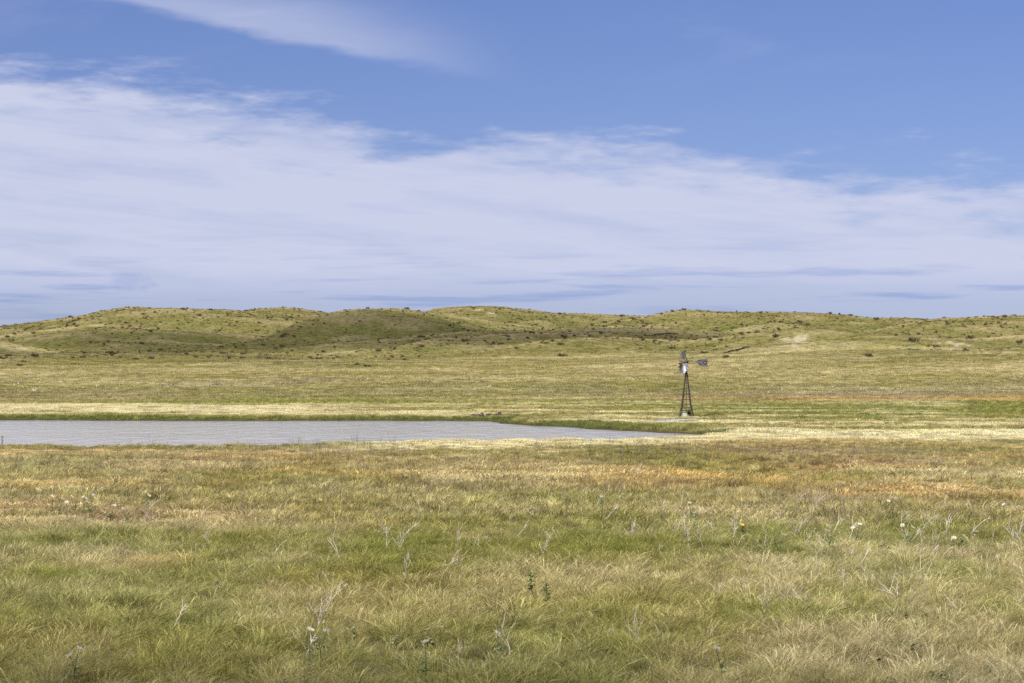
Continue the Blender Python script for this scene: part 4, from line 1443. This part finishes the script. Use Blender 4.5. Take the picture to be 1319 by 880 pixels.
gl = 'white prickly poppy flowering beside the rust coloured grass patch'
for q, (u, v) in enumerate(((68, 646.5), (76, 650), (97, 644), (108, 644), (115, 644), (117, 648), (87, 655), (142, 656), (164, 659), (191, 647))):
    poppy(u, v, gl, 'white poppies by the rust coloured patch', q % 3)
gm = 'white prickly poppy flowering in the green belt among pale dead weeds'
for q, (u, v) in enumerate(((775, 645), (851, 654), (891, 652), (894.5, 663.5), (1148, 650), (1251, 650), (1292, 651), (1101, 680), (1168, 681), (1174, 682), (1001, 695), (1069, 690), (1228, 700))):
    poppy(u, v, gm, 'white poppies in the green belt', q % 3)
gb = 'white prickly poppy flowering low in the shaded front grass'
for q, (u, v) in enumerate(((399, 824), (412, 821), (646, 820), (549, 837), (95, 849), (930, 846))):
    poppy(u, v, gb, 'white poppies in the shaded front grass', q % 3, 0.42)
gs = 'white flower standing alone on the grey-brown weeds near the shore'
for q, (u, v) in enumerate(((897, 576), (1205, 592), (909, 578))):
    poppy(u, v, gs, 'single white flowers near the shore', q % 3, 0.55)

# dark leafy weeds
LW = [(0.10, 0.13, 0.045), (0.14, 0.18, 0.065), (0.075, 0.095, 0.035)]
for u, v, h_, lb in ((683, 782, 0.62, 'dark upright leafy weed in the straw grass of the front meadow'), (703, 786, 0.5, 'paler leafy weed close beside the dark upright one'),
                     (3, 580, 0.85, 'tall dark leafy weed at the near shore of the pond'), (1238, 718, 0.42, 'bushy green leafy plant at the foot of the tall branching weed'), (956, 696, 0.42, 'leafy plant with a yellow flower in the green belt')):
    x_, y_ = gnd(u, v)
    root = bpy.data.objects.new('leafy_weed', None); COL.objects.link(root); root.location = (x_, y_, tz(x_, y_))
    tag(root, lb, 'plant')
    _b = bmesh.new(); bm_tube(_b, [(0, 0, -0.05), (0.02, 0, h_ * 0.5), (0.0, 0.01, h_)], [0.012, 0.01, 0.006], 5); obj('stem', bm_mesh('stem', _b, M_STEM), root)
    obj('leaves', leaf_set(int(u), h_ * 1.02, 46, LW, (0.07, 0.16), 0.5), root)
    if 'yellow' in lb:
        f = obj('flower', bm_mesh('flower', flower_bm(0.05), M_YELLOW), root, (0, 0.01, h_), (0.6, 0, 0))

# ------------------------------------------------------------------ upright dry stalks, fallen straw and far flowers: too many to count
SK = [(0.30, 0.22, 0.15), (0.24, 0.18, 0.13), (0.38, 0.30, 0.21), (0.20, 0.15, 0.11)]
PS = [(0.55, 0.49, 0.36), (0.42, 0.35, 0.25), (0.64, 0.57, 0.44), (0.30, 0.24, 0.17)]
PR_STALK = proto_set('stalks', lambda i: [ribbon_clump(7, 0.35, (0.40, 0.78), (0.012, 0.020), 0.04, 0.12, 0.03, SK, 4, head=0.5, seed=2100 + i)], 5, M_STALK)
PR_PALE = proto_set('straws', lambda i: [ribbon_clump(5, 0.22, (0.22, 0.62), (0.005, 0.009), 0.2, 1.2, 0.45, PS, 6, seed=2200 + i)], 6, M_STALK)
x, y = fan(62, 150, 1.2)
d_ = fbm(x / 9.0, y / 14.0, 655, 3)
kp = (RNG.uniform(0, 1, len(x)) < sst(0.42, 0.72, d_)) & (pond_sd(x, y) > 1.0)
x, y = x[kp], y[kp]
scatter('dry_stalk', PR_STALK, np.stack([x, y, terrain(x, y)], 1), RNG.uniform(-3, 3, len(x)), RNG.uniform(0.6, 1.1, len(x)), np.ones((len(x), 3)), 'thin upright grey-brown stalks standing over the meadow grass', 'stalks', 5)
x, y = fan(20, 100, 6.0)
d_ = fbm(x / 4.0, y / 5.0, 657, 3)
kp = RNG.uniform(0, 1, len(x)) < sst(0.36, 0.72, d_)
x, y = x[kp], y[kp]
scatter('pale_straw', PR_PALE, np.stack([x, y, terrain(x, y)], 1), RNG.uniform(-3.1, 3.1, len(x)), RNG.uniform(0.6, 1.15, len(x)), np.ones((len(x), 3)), 'bleached bent straws scattered through the front grass', 'straw', 6)
PR_DOT = proto_set('far_flower', lambda i: [ribbon_clump(5, 0.3, (0.45, 0.6), (0.16, 0.22), 0.0, 0.2, 0.1, [(0.85, 0.84, 0.80)], 3, head=1.0, seed=2300 + i)], 3, M_STALK)
x = np.concatenate([RNG.uniform(-90, -62, 46), RNG.uniform(-90, 60, 40)]); y = np.concatenate([RNG.uniform(385, 425, 46), RNG.uniform(335, 440, 40)])
scatter('far_flower', PR_DOT, np.stack([x, y, terrain(x, y)], 1), RNG.uniform(-3, 3, len(x)), RNG.uniform(0.4, 0.9, len(x)), np.ones((len(x), 3)), 'white flowers sprinkled far out on the valley floor', 'flowers', 3)

# low broad-leaved forbs between the grasses
cf = bpy.data.collections.new('forb')
for k in range(4):
    cf.objects.link(bpy.data.objects.new(f'forb_{k}', leaf_set(2500 + k, 0.16 + 0.05 * k, 34, [(0.27, 0.31, 0.12), (0.34, 0.36, 0.16), (0.22, 0.24, 0.10), (0.38, 0.35, 0.18)], (0.06, 0.13), 0.6)))
x, y = fan(20, 95, 1.2)
d_ = fbm(x / 3.0, y / 4.0, 661, 3)
kp = RNG.uniform(0, 1, len(x)) < sst(0.50, 0.74, d_)
x, y = x[kp], y[kp]
scatter('forb', cf, np.stack([x, y, terrain(x, y) + 0.03], 1), RNG.uniform(-3, 3, len(x)), RNG.uniform(0.5, 0.95, len(x)), np.ones((len(x), 3)), 'low leafy green forbs growing through the meadow grass', 'forbs', 4)
